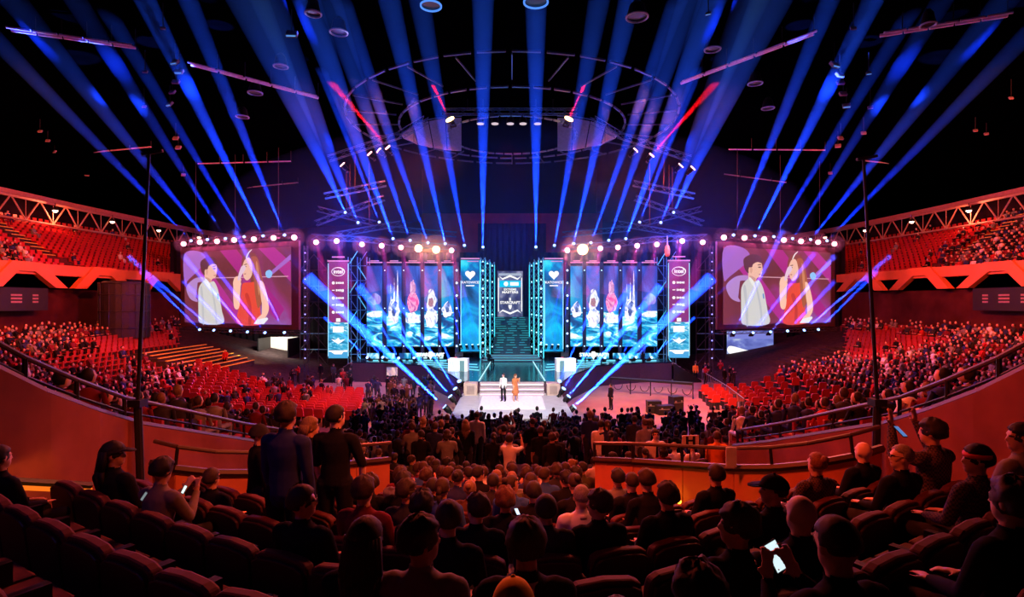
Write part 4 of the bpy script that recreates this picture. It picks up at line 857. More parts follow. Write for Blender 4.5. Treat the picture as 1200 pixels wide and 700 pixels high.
for k, (x, y, r, br) in enumerate([(505, 7, 12, 1), (628, 2.5, 14, 1), (746.5, 20, 12.5, 0), (397, 38, 10, 0), (299, 109, 8, 0), (329, 78, 8, 0), (284, 137, 7, 0), (835, 58, 9, 0), (885, 98, 8, 0), (900, 127, 7, 0), (1088, 29, 8, 0), (367, 16, 9, 0)]):
    d = 13.4*F/(354-y); R = r*d/F; p = P(x, y, d)
    t = empty('roof_downlight', p, label='round roof downlight with %s rim %s' % ('a bright blue' if br else 'a dim', ['above the stage left of centre', 'above the stage near the centre line', 'above the stage right of centre', 'far up left of centre', 'beside the left beams, lower', 'beside the left beams, upper', 'lowest in the left chain', 'high on the right of centre', 'below the right diagonal rail', 'lowest in the right chain', 'on the far right rail', 'at the very top left of centre'][k]), cat='lamp', group='round roof downlights')
    n_ = 20; mb = MB()
    for q in range(n_): a0, a1 = 2*math.pi*q/n_, 2*math.pi*(q+1)/n_; mb.tube((R*math.cos(a0), R*math.sin(a0), 0), (R*math.cos(a1), R*math.sin(a1), 0), .045, 5, cap=False)
    mb.build('rim', M('rim_blue', emit=(.08, .28, .95), strength=1.1) if br else M('rim_dim', (.35, .4, .5), .5), t)
    MB().lathe((0, 0, .05), [(R*.95, 0), (R*.7, .5), (R*.3, .7)], 14).build('reflector', blk, t)
fl = [(205, 73, 10, 1), (210, 84, 10, 1), (206, 96, 9, 0), (202, 108, 8, 0), (199, 122, 9, 1), (206, 162, 7, 0), (209, 173, 7, 0), (342, 40, 14, 1), (191, 33, 6, 0), (170, 84, 6, 0), (169, 125, 5, 0), (47, 154, 5, 0), (56, 165, 5, 0), (64, 178, 5, 0), (102, 205, 5, 0), (215, 205, 5, 0),
      (978, 76, 12, 1), (984, 88, 10, 1), (985, 97, 9, 0), (988, 110, 9, 0), (992, 124, 9, 1), (985, 162, 7, 0), (982, 171, 7, 0), (1020, 126, 6, 0), (1012, 156, 6, 0), (1018, 86, 6, 1), (1000, 33, 7, 0), (1143, 153, 5, 0), (1156, 157, 5, 0), (973, 203, 5, 0), (1082, 215, 5, 0), (1185, 115, 5, 0), (830, 16, 7, 1)]
for k, (x, y, r, br) in enumerate(fl):
    d = 12.9*F/(354-y); h = r*d/F*.8; p = P(x, y, d); sd = 'left' if x < 600 else 'right'
    t = empty('floodlight', p, rz=random.uniform(-.5, .5), label='%s boxy floodlight under the %s roof, number %s of its chain' % ('blue lit' if br else 'dull pinkish', sd, ['one','two','three','four','five','six','seven','eight','nine','ten','eleven','twelve','thirteen','fourteen','fifteen','sixteen','seventeen'][sum(1 for f_ in fl if (f_[0] < 600) == (x < 600) and (f_[1], f_[0]) < (y, x))]), cat='floodlight', group='%s %s floodlights' % (sd, 'blue' if br else 'dull'))
    MB().box((0, 0, 0), (h*1.1, h*.35, h*.8), rx=-.6).build('housing', M('flood_house', (.25, .2, .24), .5), t)
    MB().box((0, -h*.17, -h*.13), (h*.95, h*.04, h*.62), rx=-.6).build('glass', M('flood_glass_on', emit=(.12, .42, 1), strength=1.2) if br else M('flood_glass', (.7, .4, .42), .3), t)
    MB().tube((0, 0, 0), (0, 0, 1.2), .02, 4).build('bracket', blk, t)

# ================================================================== PEOPLE
def V3(*a): return Vector(a)
class Body:
    """tapered limb chains and rounded masses, fused into one continuous skin by a voxel remesh"""
    def __init__(s): s.mb = MB(); s.z = []
    def chain(s, pts, zone, n=10, side=None):
        """pts: (pos, half width, half depth)"""
        P_ = [Vector(p[0]) for p in pts]; vs = []; K = len(pts)
        for i, (p, rw, rd) in enumerate(pts):
            t = (P_[min(i+1, K-1)]-P_[max(i-1, 0)]).normalized(); sd = Vector(side or (1, 0, 0)); sd = (sd-t*sd.dot(t))
            if sd.length < .1: sd = Vector((0, 1, 0))-t*t.y
            sd.normalize(); dp = t.cross(sd)
            for k in range(n):
                a = 2*math.pi*k/n; vs.append(Vector(p)+sd*math.cos(a)*rw+dp*math.sin(a)*rd)
        fs = [(j*n+k, j*n+(k+1) % n, (j+1)*n+(k+1) % n, (j+1)*n+k) for j in range(K-1) for k in range(n)]
        fs += [tuple(range(n-1, -1, -1)), tuple(range((K-1)*n, K*n))]
        s.mb.add(vs, fs)
        for i, (p, rw, rd) in enumerate(pts): s.mb.ball(p, min(rw, rd)*.97, 8)
        for a, b in zip(pts, pts[1:]): s.z.append((Vector(a[0]), Vector(b[0]), (a[1]+a[2])/2, (b[1]+b[2])/2, zone, abs(a[1]-a[2])))
    def ball(s, p, r, zone): s.mb.ball(p, r, 12); rm = r if not hasattr(r, '__len__') else sum(r)/3; s.z.append((Vector(p), Vector(p)+Vector((0, 0, .001)), rm, rm, zone, 0))
def headgeo(B, c, yaw, pitch=0):
    R = Matrix.Rotation(yaw, 3, 'Z') @ Matrix.Rotation(pitch, 3, 'X'); o = Vector(c); T = lambda *p: o+R @ Vector(p)
    mb = MB()
    def ell(p, r, n=14):
        m = MB().ball((0, 0, 0), r, n); mb.add([T(*(Vector(p)+Vector(v))) for v in m.v], m.f)
    ell((0, -.012, .02), (.076, .094, .098)); ell((0, .03, -.045), (.056, .060, .070)); ell((0, .058, -.078), (.030, .028, .026), 10)   # skull, jaw, chin
    mb.add([T(-.012, .082, .02), T(.012, .082, .02), T(.017, .088, -.028), T(-.017, .088, -.028), T(0, .116, -.022), T(0, .095, .022)], [(0, 1, 2, 3), (0, 5, 1), (3, 2, 4), (0, 3, 4, 5), (1, 5, 4, 2)])
    for q in (-1, 1): ell((q*.077, -.008, -.005), (.012, .022, .034), 8); ell((q*.028, .076, .036), (.022, .012, .008), 8)
    ell((0, .080, -.050), (.026, .012, .007), 8)
    B.mb.add(mb.v, mb.f); B.z.append((o+R @ Vector((0, 0, -.05)), o+R @ Vector((0, 0, .03)), .085, .095, 'skin', 0))
def hand(B, w, d, up, splay=0.0, curl=.35):
    """palm, four fingers and a thumb; w: wrist, d: direction of the fingers, up: palm normal"""
    d = Vector(d).normalized(); up = Vector(up); up = (up-d*up.dot(d)).normalized(); sd = d.cross(up)
    pc = Vector(w)+d*.045
    B.chain([(Vector(w), .027, .018), (Vector(w)+d*.045, .040, .015), (Vector(w)+d*.085, .038, .013)], 'skin', 8, side=sd)
    for k, l in enumerate((.066, .076, .070, .055)):
        o = Vector(w)+d*.085+sd*(-.030+.020*k); dd = (d+sd*(-.15+.1*k)*(1+splay*2)).normalized()
        p1 = o+dd*l*.45; p2 = p1+(dd-up*curl).normalized()*l*.35; p3 = p2+(dd-up*curl*2).normalized()*l*.3
        B.chain([(o, .0095, .0095), (p1, .009, .009), (p2, .0082, .0082), (p3, .0072, .0072)], 'skin', 6)
    o = Vector(w)+d*.025-sd*.03; p1 = o+(d*.6-sd).normalized()*.035; p2 = p1+(d-sd*.4-up*.2).normalized()*.035
    B.chain([(o, .013, .012), (p1, .011, .011), (p2, .009, .009)], 'skin', 6)
POSES = {}
def pose(name, kind, arms, yaw=0., lean=0., vox=.014, pitch=0., twist=0., dress=False, legs='stand'):
    B = Body(); sit = kind == 'sit'
    hz = .52 if sit else .95; y0 = 0.0
    ly = lambda z: y0+lean*(z-hz)
    top = hz+.50; Z = lambda f: hz+f
    tors = [(V3(0, ly(Z(-.03)), Z(-.03)), .155, .11), (V3(0, ly(Z(.08)), Z(.08)), .150, .105), (V3(0, ly(Z(.20)), Z(.20)), .145, .098), (V3(0, ly(Z(.33)), Z(.33)), .165, .108), (V3(0, ly(Z(.42)), Z(.42)), .175, .10), (V3(0, ly(Z(.475)), Z(.475)), .13, .075), (V3(0, ly(Z(.51)), Z(.51)), .07, .06)]
    B.chain(tors, 'top', 16)
    nb = V3(0, ly(Z(.50)), Z(.50)); hc = nb+V3(0, .02+lean*.1, .165)
    B.chain([(nb-V3(0, 0, .03), .062, .060), (nb+V3(0, .004, .04), .054, .055), (hc-V3(0, .01, .05), .052, .056)], 'skin')
    headgeo(B, hc, yaw, pitch)
    for q in (-1, 1):
        hip = V3(q*.095, 0, hz-.01)
        if sit:
            kn = V3(q*.15, .44, .50); an = V3(q*.15, .40, .10)
        elif legs == 'walk': kn = V3(q*.10, .10*q, .50); an = V3(q*.10, .16*q-.05, .10)
        else: kn = V3(q*.105, .015, .50); an = V3(q*.12, -.02, .09)
        B.chain([(hip, .098, .10), (hip.lerp(kn, .5), .080, .082), (kn, .060, .062), (kn.lerp(an, .35), .058, .060), (an, .042, .044)], 'leg')
        B.chain([(an+V3(0, -.02, -.03), .040, .045), (an+V3(q*.01, .06, -.055), .042, .032), (an+V3(q*.02, .16, -.062), .040, .022)], 'shoe', 8)
        sh = V3(q*.185, ly(Z(.435)), Z(.435))
        el, wr, fd, upv = arms[0 if q < 0 else 1]
        el = sh+V3(*el); wr = sh+V3(*wr)
        B.chain([(sh-V3(q*.05, 0, -.01), .065, .062), (sh, .060, .060), (sh.lerp(el, .5), .050, .052), (el, .041, .042)], 'top')
        B.chain([(el, .040, .041), (el.lerp(wr, .35), .039, .040), (wr, .025, .023)], 'fore')
        hand(B, wr, fd, upv)
    if dress:
        B.chain([(V3(0, 0, hz+.12), .15, .11), (V3(0, 0, hz-.05), .19, .14), (V3(0, 0, hz-.25), .21, .16), (V3(0, 0, .52), .24, .18)], 'top', 16)
    me = B.mb.mesh('person_raw', white, fix=False); o = bpy.data.objects.new('tmp', me); C.objects.link(o)
    r = o.modifiers.new('r', 'REMESH'); r.mode = 'VOXEL'; r.voxel_size = vox; r.use_smooth_shade = True
    sm = o.modifiers.new('s', 'SMOOTH'); sm.factor = .5; sm.iterations = 2
    bpy.context.view_layer.update(); me2 = bpy.data.meshes.new_from_object(o.evaluated_get(bpy.context.evaluated_depsgraph_get()))
    bpy.data.objects.remove(o); me2.name = 'person_'+name
    # zones: which limb each face belongs to
    nf = len(me2.polygons); nv = len(me2.vertices)
    cc = np.empty(nf*3, 'f'); me2.polygons.foreach_get('center', cc); cc = cc.reshape(-1, 3)
    best = np.full(nf, 1e9); zone = np.zeros(nf, int); ZN = {'skin': 0, 'top': 1, 'fore': 2, 'leg': 3, 'shoe': 4}
    for a, b, ra, rb, zn, fl_ in B.z:
        a_ = np.array(a); ab = np.array(b)-a_; L2 = max(1e-9, ab @ ab); t = np.clip(((cc-a_) @ ab)/L2, 0, 1)
        dd = np.linalg.norm(cc-(a_+t[:, None]*ab), axis=1)-(ra+(rb-ra)*t)
        k = dd < best; best[k] = dd[k]; zone[k] = ZN[zn]
    # face details: lips and eyes
    R = np.array((Matrix.Rotation(yaw, 3, 'Z') @ Matrix.Rotation(pitch, 3, 'X')).transposed()); loc = (cc-np.array(hc)) @ R.T
    face = np.zeros(nf, int)
    face[(loc[:, 1] > .066) & (abs(loc[:, 2]+.050) < .009) & (abs(loc[:, 0]) < .024)] = 1
    face[(loc[:, 1] > .060) & (abs(loc[:, 2]-.020) < .009) & (abs(abs(loc[:, 0])-.030) < .014)] = 2
    me2.materials.clear()
    for k in range(3): me2.materials.append([skin_m, lip_m, eye_m][k])
    me2.polygons.foreach_set('material_index', face.tolist()); me2.polygons.foreach_set('use_smooth', [True]*nf); me2.update()
    co = np.empty(nv*3, 'f'); me2.vertices.foreach_get('co', co); co = co.reshape(-1, 3)
    no = np.empty(nv*3, 'f'); me2.vertices.foreach_get('normal', no); no = no.reshape(-1, 3)
    polys = [tuple(p.vertices) for p in me2.polygons]
    def cloth(nm, zs, off, mats):
        idx = [i for i in range(nf) if zone[i] in zs]; used = sorted({v for i in idx for v in polys[i]}); mp = {v: k for k, v in enumerate(used)}
        m = bpy.data.meshes.new(nm); m.from_pydata((co[used]+no[used]*off).tolist(), [], [tuple(mp[v] for v in polys[i]) for i in idx])
        m.polygons.foreach_set('use_smooth', [True]*len(idx)); m.materials.append(mats); m.update(); return m
    POSES[name] = dict(body=me2, long=cloth('shirt', {1, 2}, .009, white), short=cloth('shirt', {1}, .009, white), trousers=cloth('trousers', {3}, .008, white), shoes=cloth('shoes', {4}, .005, white), hc=hc.copy(), yaw=yaw, pitch=pitch)
skin_m = M('skin', (.55, .30, .21), .55, var=.05); lip_m = M('lips', (.40, .12, .11), .5); eye_m = M('eyes', (.03, .02, .02), .3)
# ---- hair and headgear, built round the head centre
def hairmesh(name, lo, thick, seed, back=0., puff=0., long=0., n=34, front=.42):
    mb = MB(); rr = random.Random(seed); m = 16; vs = []; ph = [rr.uniform(0, 6.28) for _ in range(6)]
    for j in range(m+1):
        v = math.radians(90-(90+lo)*j/m)
        for k in range(n):
            u = 2*math.pi*k/n; x = math.cos(v)*math.sin(u); y = math.cos(v)*math.cos(u); z = math.sin(v)
            lump = math.sin(u*3+ph[0]+v*2)*math.sin(v*5+ph[1])+.6*math.sin(u*6+ph[2]-v*4)
            t = thick+puff*.35*lump+rr.uniform(-.5, 1)*(.0022+puff*.22)+.0018*math.sin(u*17+ph[3]+2*math.sin(v*3))*math.cos(v)
            t *= min(1, .15+max(0, math.degrees(v)+lo)/26); fr = y > .25 and z < front+.1*math.sin(u*3+seed)
            f = .80 if fr else 1
            if abs(x) > .8 and z < -.1 and y > -.15: f = .86
            if z < -.30: f *= 1-.28*min(1, (-z-.30)/.35)
            vs.append(((.075+t)*x*f, (.094+t)*y*f-.014-(back if y < 0 else 0), (.099+t)*z*(1 if not fr else .95)+.02))
    fs = [(j*n+k, j*n+(k+1) % n, (j+1)*n+(k+1) % n, (j+1)*n+k) for j in range(m) for k in range(n)]; fs.append(tuple(range(m*n, (m+1)*n)))
    mb.add(vs, fs)
    if long:
        for q in range(13):
            a = math.radians(200+q*140/12); x = math.cos(a)*.084; y = math.sin(a)*.094-.014
            L = long*(1-.15*abs(q-6)/6)+rr.uniform(-.04, .04)
            mb.tube((x, y, .05), (x*1.2, y-.028, -L*.45), .024, 7, r2=.028); mb.tube((x*1.2, y-.028, -L*.45), (x*1.15+rr.uniform(-.02, .02), y-.02, -L), .028, 7, r2=.008)
    if name == 'bun': mb.ball((0, -.105, .075), .045, 10)
    if name == 'tail': mb.tube((0, -.10, .05), (0, -.15, -.02), .03, 8, r2=.034); mb.tube((0, -.15, -.02), (0, -.13, -.16), .034, 8, r2=.01)
    return mb.mesh('hair', white, True, True)
HAIR = {'short': hairmesh('short', 46, .019, 1), 'short2': hairmesh('short2', 44, .025, 5, puff=.012), 'curly': hairmesh('curly', 50, .028, 9, puff=.022), 'long': hairmesh('long', 40, .022, 3, long=.36), 'bun': hairmesh('bun', 36, .013, 4), 'tail': hairmesh('tail', 34, .014, 6), 'crop': hairmesh('crop', 36, .009, 2, front=.5), 'bob': hairmesh('bob', 58, .026, 8, long=.12)}
def capmesh():
    mb = MB(); n = 18; vs = []; m = 6
    for j in range(m+1):
        v = math.radians(90-82*j/m)
        for k in range(n): u = 2*math.pi*k/n; vs.append((.097*math.cos(v)*math.sin(u), .115*math.cos(v)*math.cos(u)-.012, .115*math.sin(v)+.022))
    mb.add(vs, [(j*n+k, j*n+(k+1) % n, (j+1)*n+(k+1) % n, (j+1)*n+k) for j in range(m) for k in range(n)])
    mb.prism([V3(-.07, .08, .045), V3(-.06, .15, .035), V3(-.02, .185, .03), V3(.02, .185, .03), V3(.06, .15, .035), V3(.07, .08, .045)], (0, 0, 0), (0, 0, .008)); mb.ball((0, -.012, .138), .01, 6)
    return mb.mesh('cap', white, True, True)
def beaniemesh():
    mb = MB(); n = 24; vs = []; m = 9
    for j in range(m+1):
        v = math.radians(90-95*j/m)
        for k in range(n):
            u = 2*math.pi*k/n; f = 1+(.02 if k % 2 else 0)+(.05 if j >= m-1 else 0); vs.append((.098*math.cos(v)*math.sin(u)*f, .116*math.cos(v)*math.cos(u)*f-.014, .122*math.sin(v)+.025))
    mb.add(vs, [(j*n+k, j*n+(k+1) % n, (j+1)*n+(k+1) % n, (j+1)*n+k) for j in range(m) for k in range(n)]); mb.ball((0, -.012, .142), .014, 8)
    return mb.mesh('knitted_hat', white, True, True)
CAP = capmesh(); BEANIE = beaniemesh()
GLS = MB(); 
for q in (-1, 1):
    for k in range(10): a0, a1 = 2*math.pi*k/10, 2*math.pi*(k+1)/10; GLS.tube((q*.033+.024*math.cos(a0), .096, .018+.018*math.sin(a0)), (q*.033+.024*math.cos(a1), .096, .018+.018*math.sin(a1)), .0028, 4, cap=False)
    GLS.tube((q*.057, .096, .022), (q*.082, 0, .02), .003, 4)
GLS.tube((-.009, .098, .022), (.009, .098, .022), .003, 4); GLS = GLS.mesh('glasses', blk, fix=True)
BAND = MB().lathe((0, -.012, .045), [(.098, -.018), (.101, 0), (.098, .018)], 18).mesh('headband', M('band_red', (.75, .05, .03), .7), True, True)
COLLAR = MB().lathe((0, 0, 0), [(.085, -.03), (.072, .012), (.066, .012), (.078, -.03)], 16).mesh('collar', M('collar_white', (.7, .66, .62), .8), True, True)
TOPC = {'black': (.012, .012, .015), 'charcoal': (.035, .035, .04), 'navy': (.03, .04, .14), 'grey': (.22, .22, .23), 'white': (.70, .66, .62), 'beige': (.20, .17, .15), 'red': (.42, .03, .03), 'maroon': (.16, .02, .03), 'brown': (.10, .055, .03), 'olive': (.08, .09, .04), 'orange': (.85, .25, .03), 'yellow': (.8, .55, .05), 'blue': (.04, .10, .35), 'rust': (.50, .17, .07)}
TOPM = {k: M('cloth_'+k, v, .85, var=.12, scale=14, bump=.15) for k, v in TOPC.items()}
HC = {'black': (.010, .008, .008), 'dark brown': (.030, .016, .010), 'brown': (.045, .022, .012), 'blond': (.20, .12, .06), 'ginger': (.16, .055, .02), 'grey': (.25, .23, .22), 'yellow': (.75, .55, .03)}
HM = {k: M('hair_'+k.replace(' ', '_'), v, .70, var=.35, scale=70, bump=.5) for k, v in HC.items()}
plaid = M('cloth_plaid', (.08, .05, .06), .85)
nt = plaid.node_tree; wv = nt.nodes.new('ShaderNodeTexChecker'); wv.inputs['Scale'].default_value = 52; wv.inputs['Color1'].default_value = (.03, .03, .05, 1); wv.inputs['Color2'].default_value = (.12, .08, .08, 1)
nt.links.new(nt.nodes['Texture Coordinate'].outputs['Object'], wv.inputs['Vector']); nt.links.new(wv.outputs['Color'], nt.nodes['Principled BSDF'].inputs['Base Color']); TOPM['plaid'] = plaid

DN = ((-.03, .02, -.27), (-.02, .10, -.52), (0, .1, -1), (-1, 0, 0)); DNR = ((.03, .02, -.27), (.02, .10, -.52), (0, .1, -1), (1, 0, 0))
LAPL = ((-.04, .08, -.25), (.06, .32, -.30), (.5, 1, -.1), (0, 0, 1)); LAPR = ((.04, .08, -.25), (-.06, .32, -.30), (-.5, 1, -.1), (0, 0, 1))
UPL = ((-.06, .20, .02), (.02, .28, .26), (.1, .1, 1), (0, -1, 0)); UPR = ((.06, .20, .02), (-.02, .28, .26), (-.1, .1, 1), (0, -1, 0))
PHL = ((-.05, .12, -.22), (.10, .34, -.06), (.3, .4, .8), (0, -1, 0)); PHR = ((.05, .12, -.22), (-.10, .34, -.06), (-.3, .4, .8), (0, -1, 0))
CHL = ((-.06, .16, -.20), (.10, .16, .02), (.3, 0, 1), (0, -1, 0)); HIP = ((-.16, .0, -.22), (-.05, .08, -.36), (.6, .4, -.4), (0, 1, 0))
pose('sit', 'sit', (LAPL, LAPR), 0, -.10); pose('sit_left', 'sit', (LAPL, LAPR), .95, -.06); pose('sit_right', 'sit', (LAPL, LAPR), -.95, -.06)
pose('sit_phone', 'sit', (PHL, PHR), 0, .05, pitch=-.25); pose('sit_chin', 'sit', (CHL, LAPR), .2, .05); pose('sit_up', 'sit', (PHL, UPR), -.1, 0)
pose('sit_raise', 'sit', (UPL, UPR), .5, 0); pose('sit_lean', 'sit', (LAPL, LAPR), .15, .35, pitch=-.2)
pose('stand', 'stand', (DN, DNR), 0, 0); pose('stand_turn', 'stand', (DN, ((.10, .02, -.26), (.08, .06, -.50), (0, .2, -1), (1, 0, 0))), -.6, .02)
# mid-range bodies, coarser
pose('m_stand', 'stand', (DN, DNR), 0, 0, .024); pose('m_film', 'stand', (UPL, UPR), 0, -.03, .024); pose('m_one', 'stand', (DN, UPR), .2, 0, .024); pose('m_walk', 'stand', (DN, PHR), .9, .03, .024, legs='walk')
pose('m_sit', 'sit', (LAPL, LAPR), 0, -.05, .024); pose('m_sit_l', 'sit', (LAPL, PHR), .9, 0, .024); pose('m_sit_r', 'sit', (PHL, LAPR), -.9, 0, .024)
pose('m_talk', 'stand', (((-.08, .05, -.24), (.02, .22, .0), (.2, .2, 1), (0, -1, 0)), DNR), .3, 0, .016, dress=True); pose('m_cross', 'stand', (PHL, PHR), 0, 0, .024)

def slot(o, k, m):
    if k < len(o.material_slots): o.material_slots[k].link = 'OBJECT'; o.material_slots[k].material = m
SKINS = [M('skin'), M('skin_light', (.68, .42, .31), .55, var=.05), M('skin_tan', (.36, .19, .12), .55, var=.05)]
def person(pz, loc, rz, label, group=None, hair='short', hc='dark brown', top='black', sleeve='long', leg='charcoal', sc=1.0, skin=0, cap=None, glasses=False, beanie=None, band=False, legs=True, collar=False):
    D = POSES[pz]; o = put('person', D['body']); o.location = loc; o.rotation_euler = (0, 0, rz); sc *= .955 if 'sit' in pz else 1; o.scale = (sc,)*3; slot(o, 0, SKINS[skin])
    tag(o, label, 'person', group)
    c = put('shirt', D[sleeve], o); slot(c, 0, TOPM[top])
    if legs:
        c = put('trousers', D['trousers'], o); slot(c, 0, TOPM[leg]); c = put('shoes', D['shoes'], o); slot(c, 0, TOPM['black'])
    def onhead(nm, me, m=None):
        c = put(nm, me, o, D['hc']); c.rotation_euler = (D['pitch'], 0, D['yaw'])
        if m: slot(c, 0, m)
        return c
    if hair: onhead('hair', HAIR[hair], HM[hc])
    if cap: onhead('cap', CAP, TOPM[cap])
    if beanie: onhead('knitted_hat', BEANIE, TOPM[beanie])
    if band: onhead('headband', BAND)
    if glasses: onhead('glasses', GLS)
    if collar: put('collar', COLLAR, o, D['hc']-V3(0, .01, .165))
    return o

# ------------------------------------------------------------------ seats of our block
def rbox(mb, c, sz, rx=0): return mb.box(c, sz, 0, 0, rx)
def seat_parts():
    b = MB(); n = 10; W = .25; vs = []                      # padded back with a curved top, seen from behind
    prof = [(-W, .36), (-W, .74), (-W*.94, .815), (-W*.7, .845), (0, .86), (W*.7, .845), (W*.94, .815), (W, .74), (W, .36)]
    pts = [V3(x, -.20-.12*(z-.36), z) for x, z in prof]
    back = MB().prism(pts, (0, -.012, 0), (0, .07, 0)).mesh('backrest', seatred, fix=True)
    shell = MB().prism([V3(x*.96, -.215-.12*(z-.36), z-.03) for x, z in prof], (0, -.03, 0), (0, 0, 0)).mesh('back_shell', seatshell, fix=True)
    cush = MB().box((0, .06, .44), (.47, .44, .09)).mesh('cushion', seatred, fix=True)
    arm = MB().box((0, -.02, .60), (.05, .26, .03)).mesh('armrest', blk, fix=True)
    leg = MB().box((0, 0, .31), (.04, .30, .62)).box((0, 0, .02), (.06, .34, .03)).mesh('leg', blk, fix=True)
    return back, shell, cush, arm, leg
SB, SS, SCU, SA, SL_ = seat_parts()
def tip(me, nm):
    return me
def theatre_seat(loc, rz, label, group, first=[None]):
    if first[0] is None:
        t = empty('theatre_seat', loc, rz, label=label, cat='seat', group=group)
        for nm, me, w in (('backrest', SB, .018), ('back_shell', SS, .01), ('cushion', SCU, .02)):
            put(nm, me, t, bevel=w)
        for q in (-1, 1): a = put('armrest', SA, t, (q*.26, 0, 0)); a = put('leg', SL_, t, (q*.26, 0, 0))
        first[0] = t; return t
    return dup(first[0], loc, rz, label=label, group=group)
def rowrz(x): return math.atan2(.65*x/math.sqrt(x*x+2.25), 1.0)
taken = {}
RN = ['front most', 'second', 'third', 'fourth', 'fifth', 'sixth', 'seventh', 'eighth', 'ninth', 'tenth', 'eleventh', 'twelfth', 'thirteenth']
def side_of(x): return 'far left' if x < -2.6 else 'left' if x < -.8 else 'middle' if x < .8 else 'right' if x < 2.6 else 'far right'
def inparapet(x, y):   # keep clear of the stairwells
    if x > 1.4: return y > 7.0 and y < 12.6
    if x < -1.9: return y > 6.9 and y < 12.6
    return False
SEATS = []
for i, s in enumerate(ROWS):
    step = .53; k0 = -9
    for k in range(-9, 10):
        u = (k+(.5 if i % 2 else 0))*step      # arc length along the row
        x = 0; 
        for _ in range(8): x = u/math.sqrt(1+(.65*(u*.8)/math.sqrt(u*u*.64+2.25))**2)
        y = s+g(x)
        if abs(x) > 4.75 or inparapet(x, y): continue
        px = 600+F*x/y
        if px < -60 or px > 1260: continue
        SEATS.append((i, k, x, y))
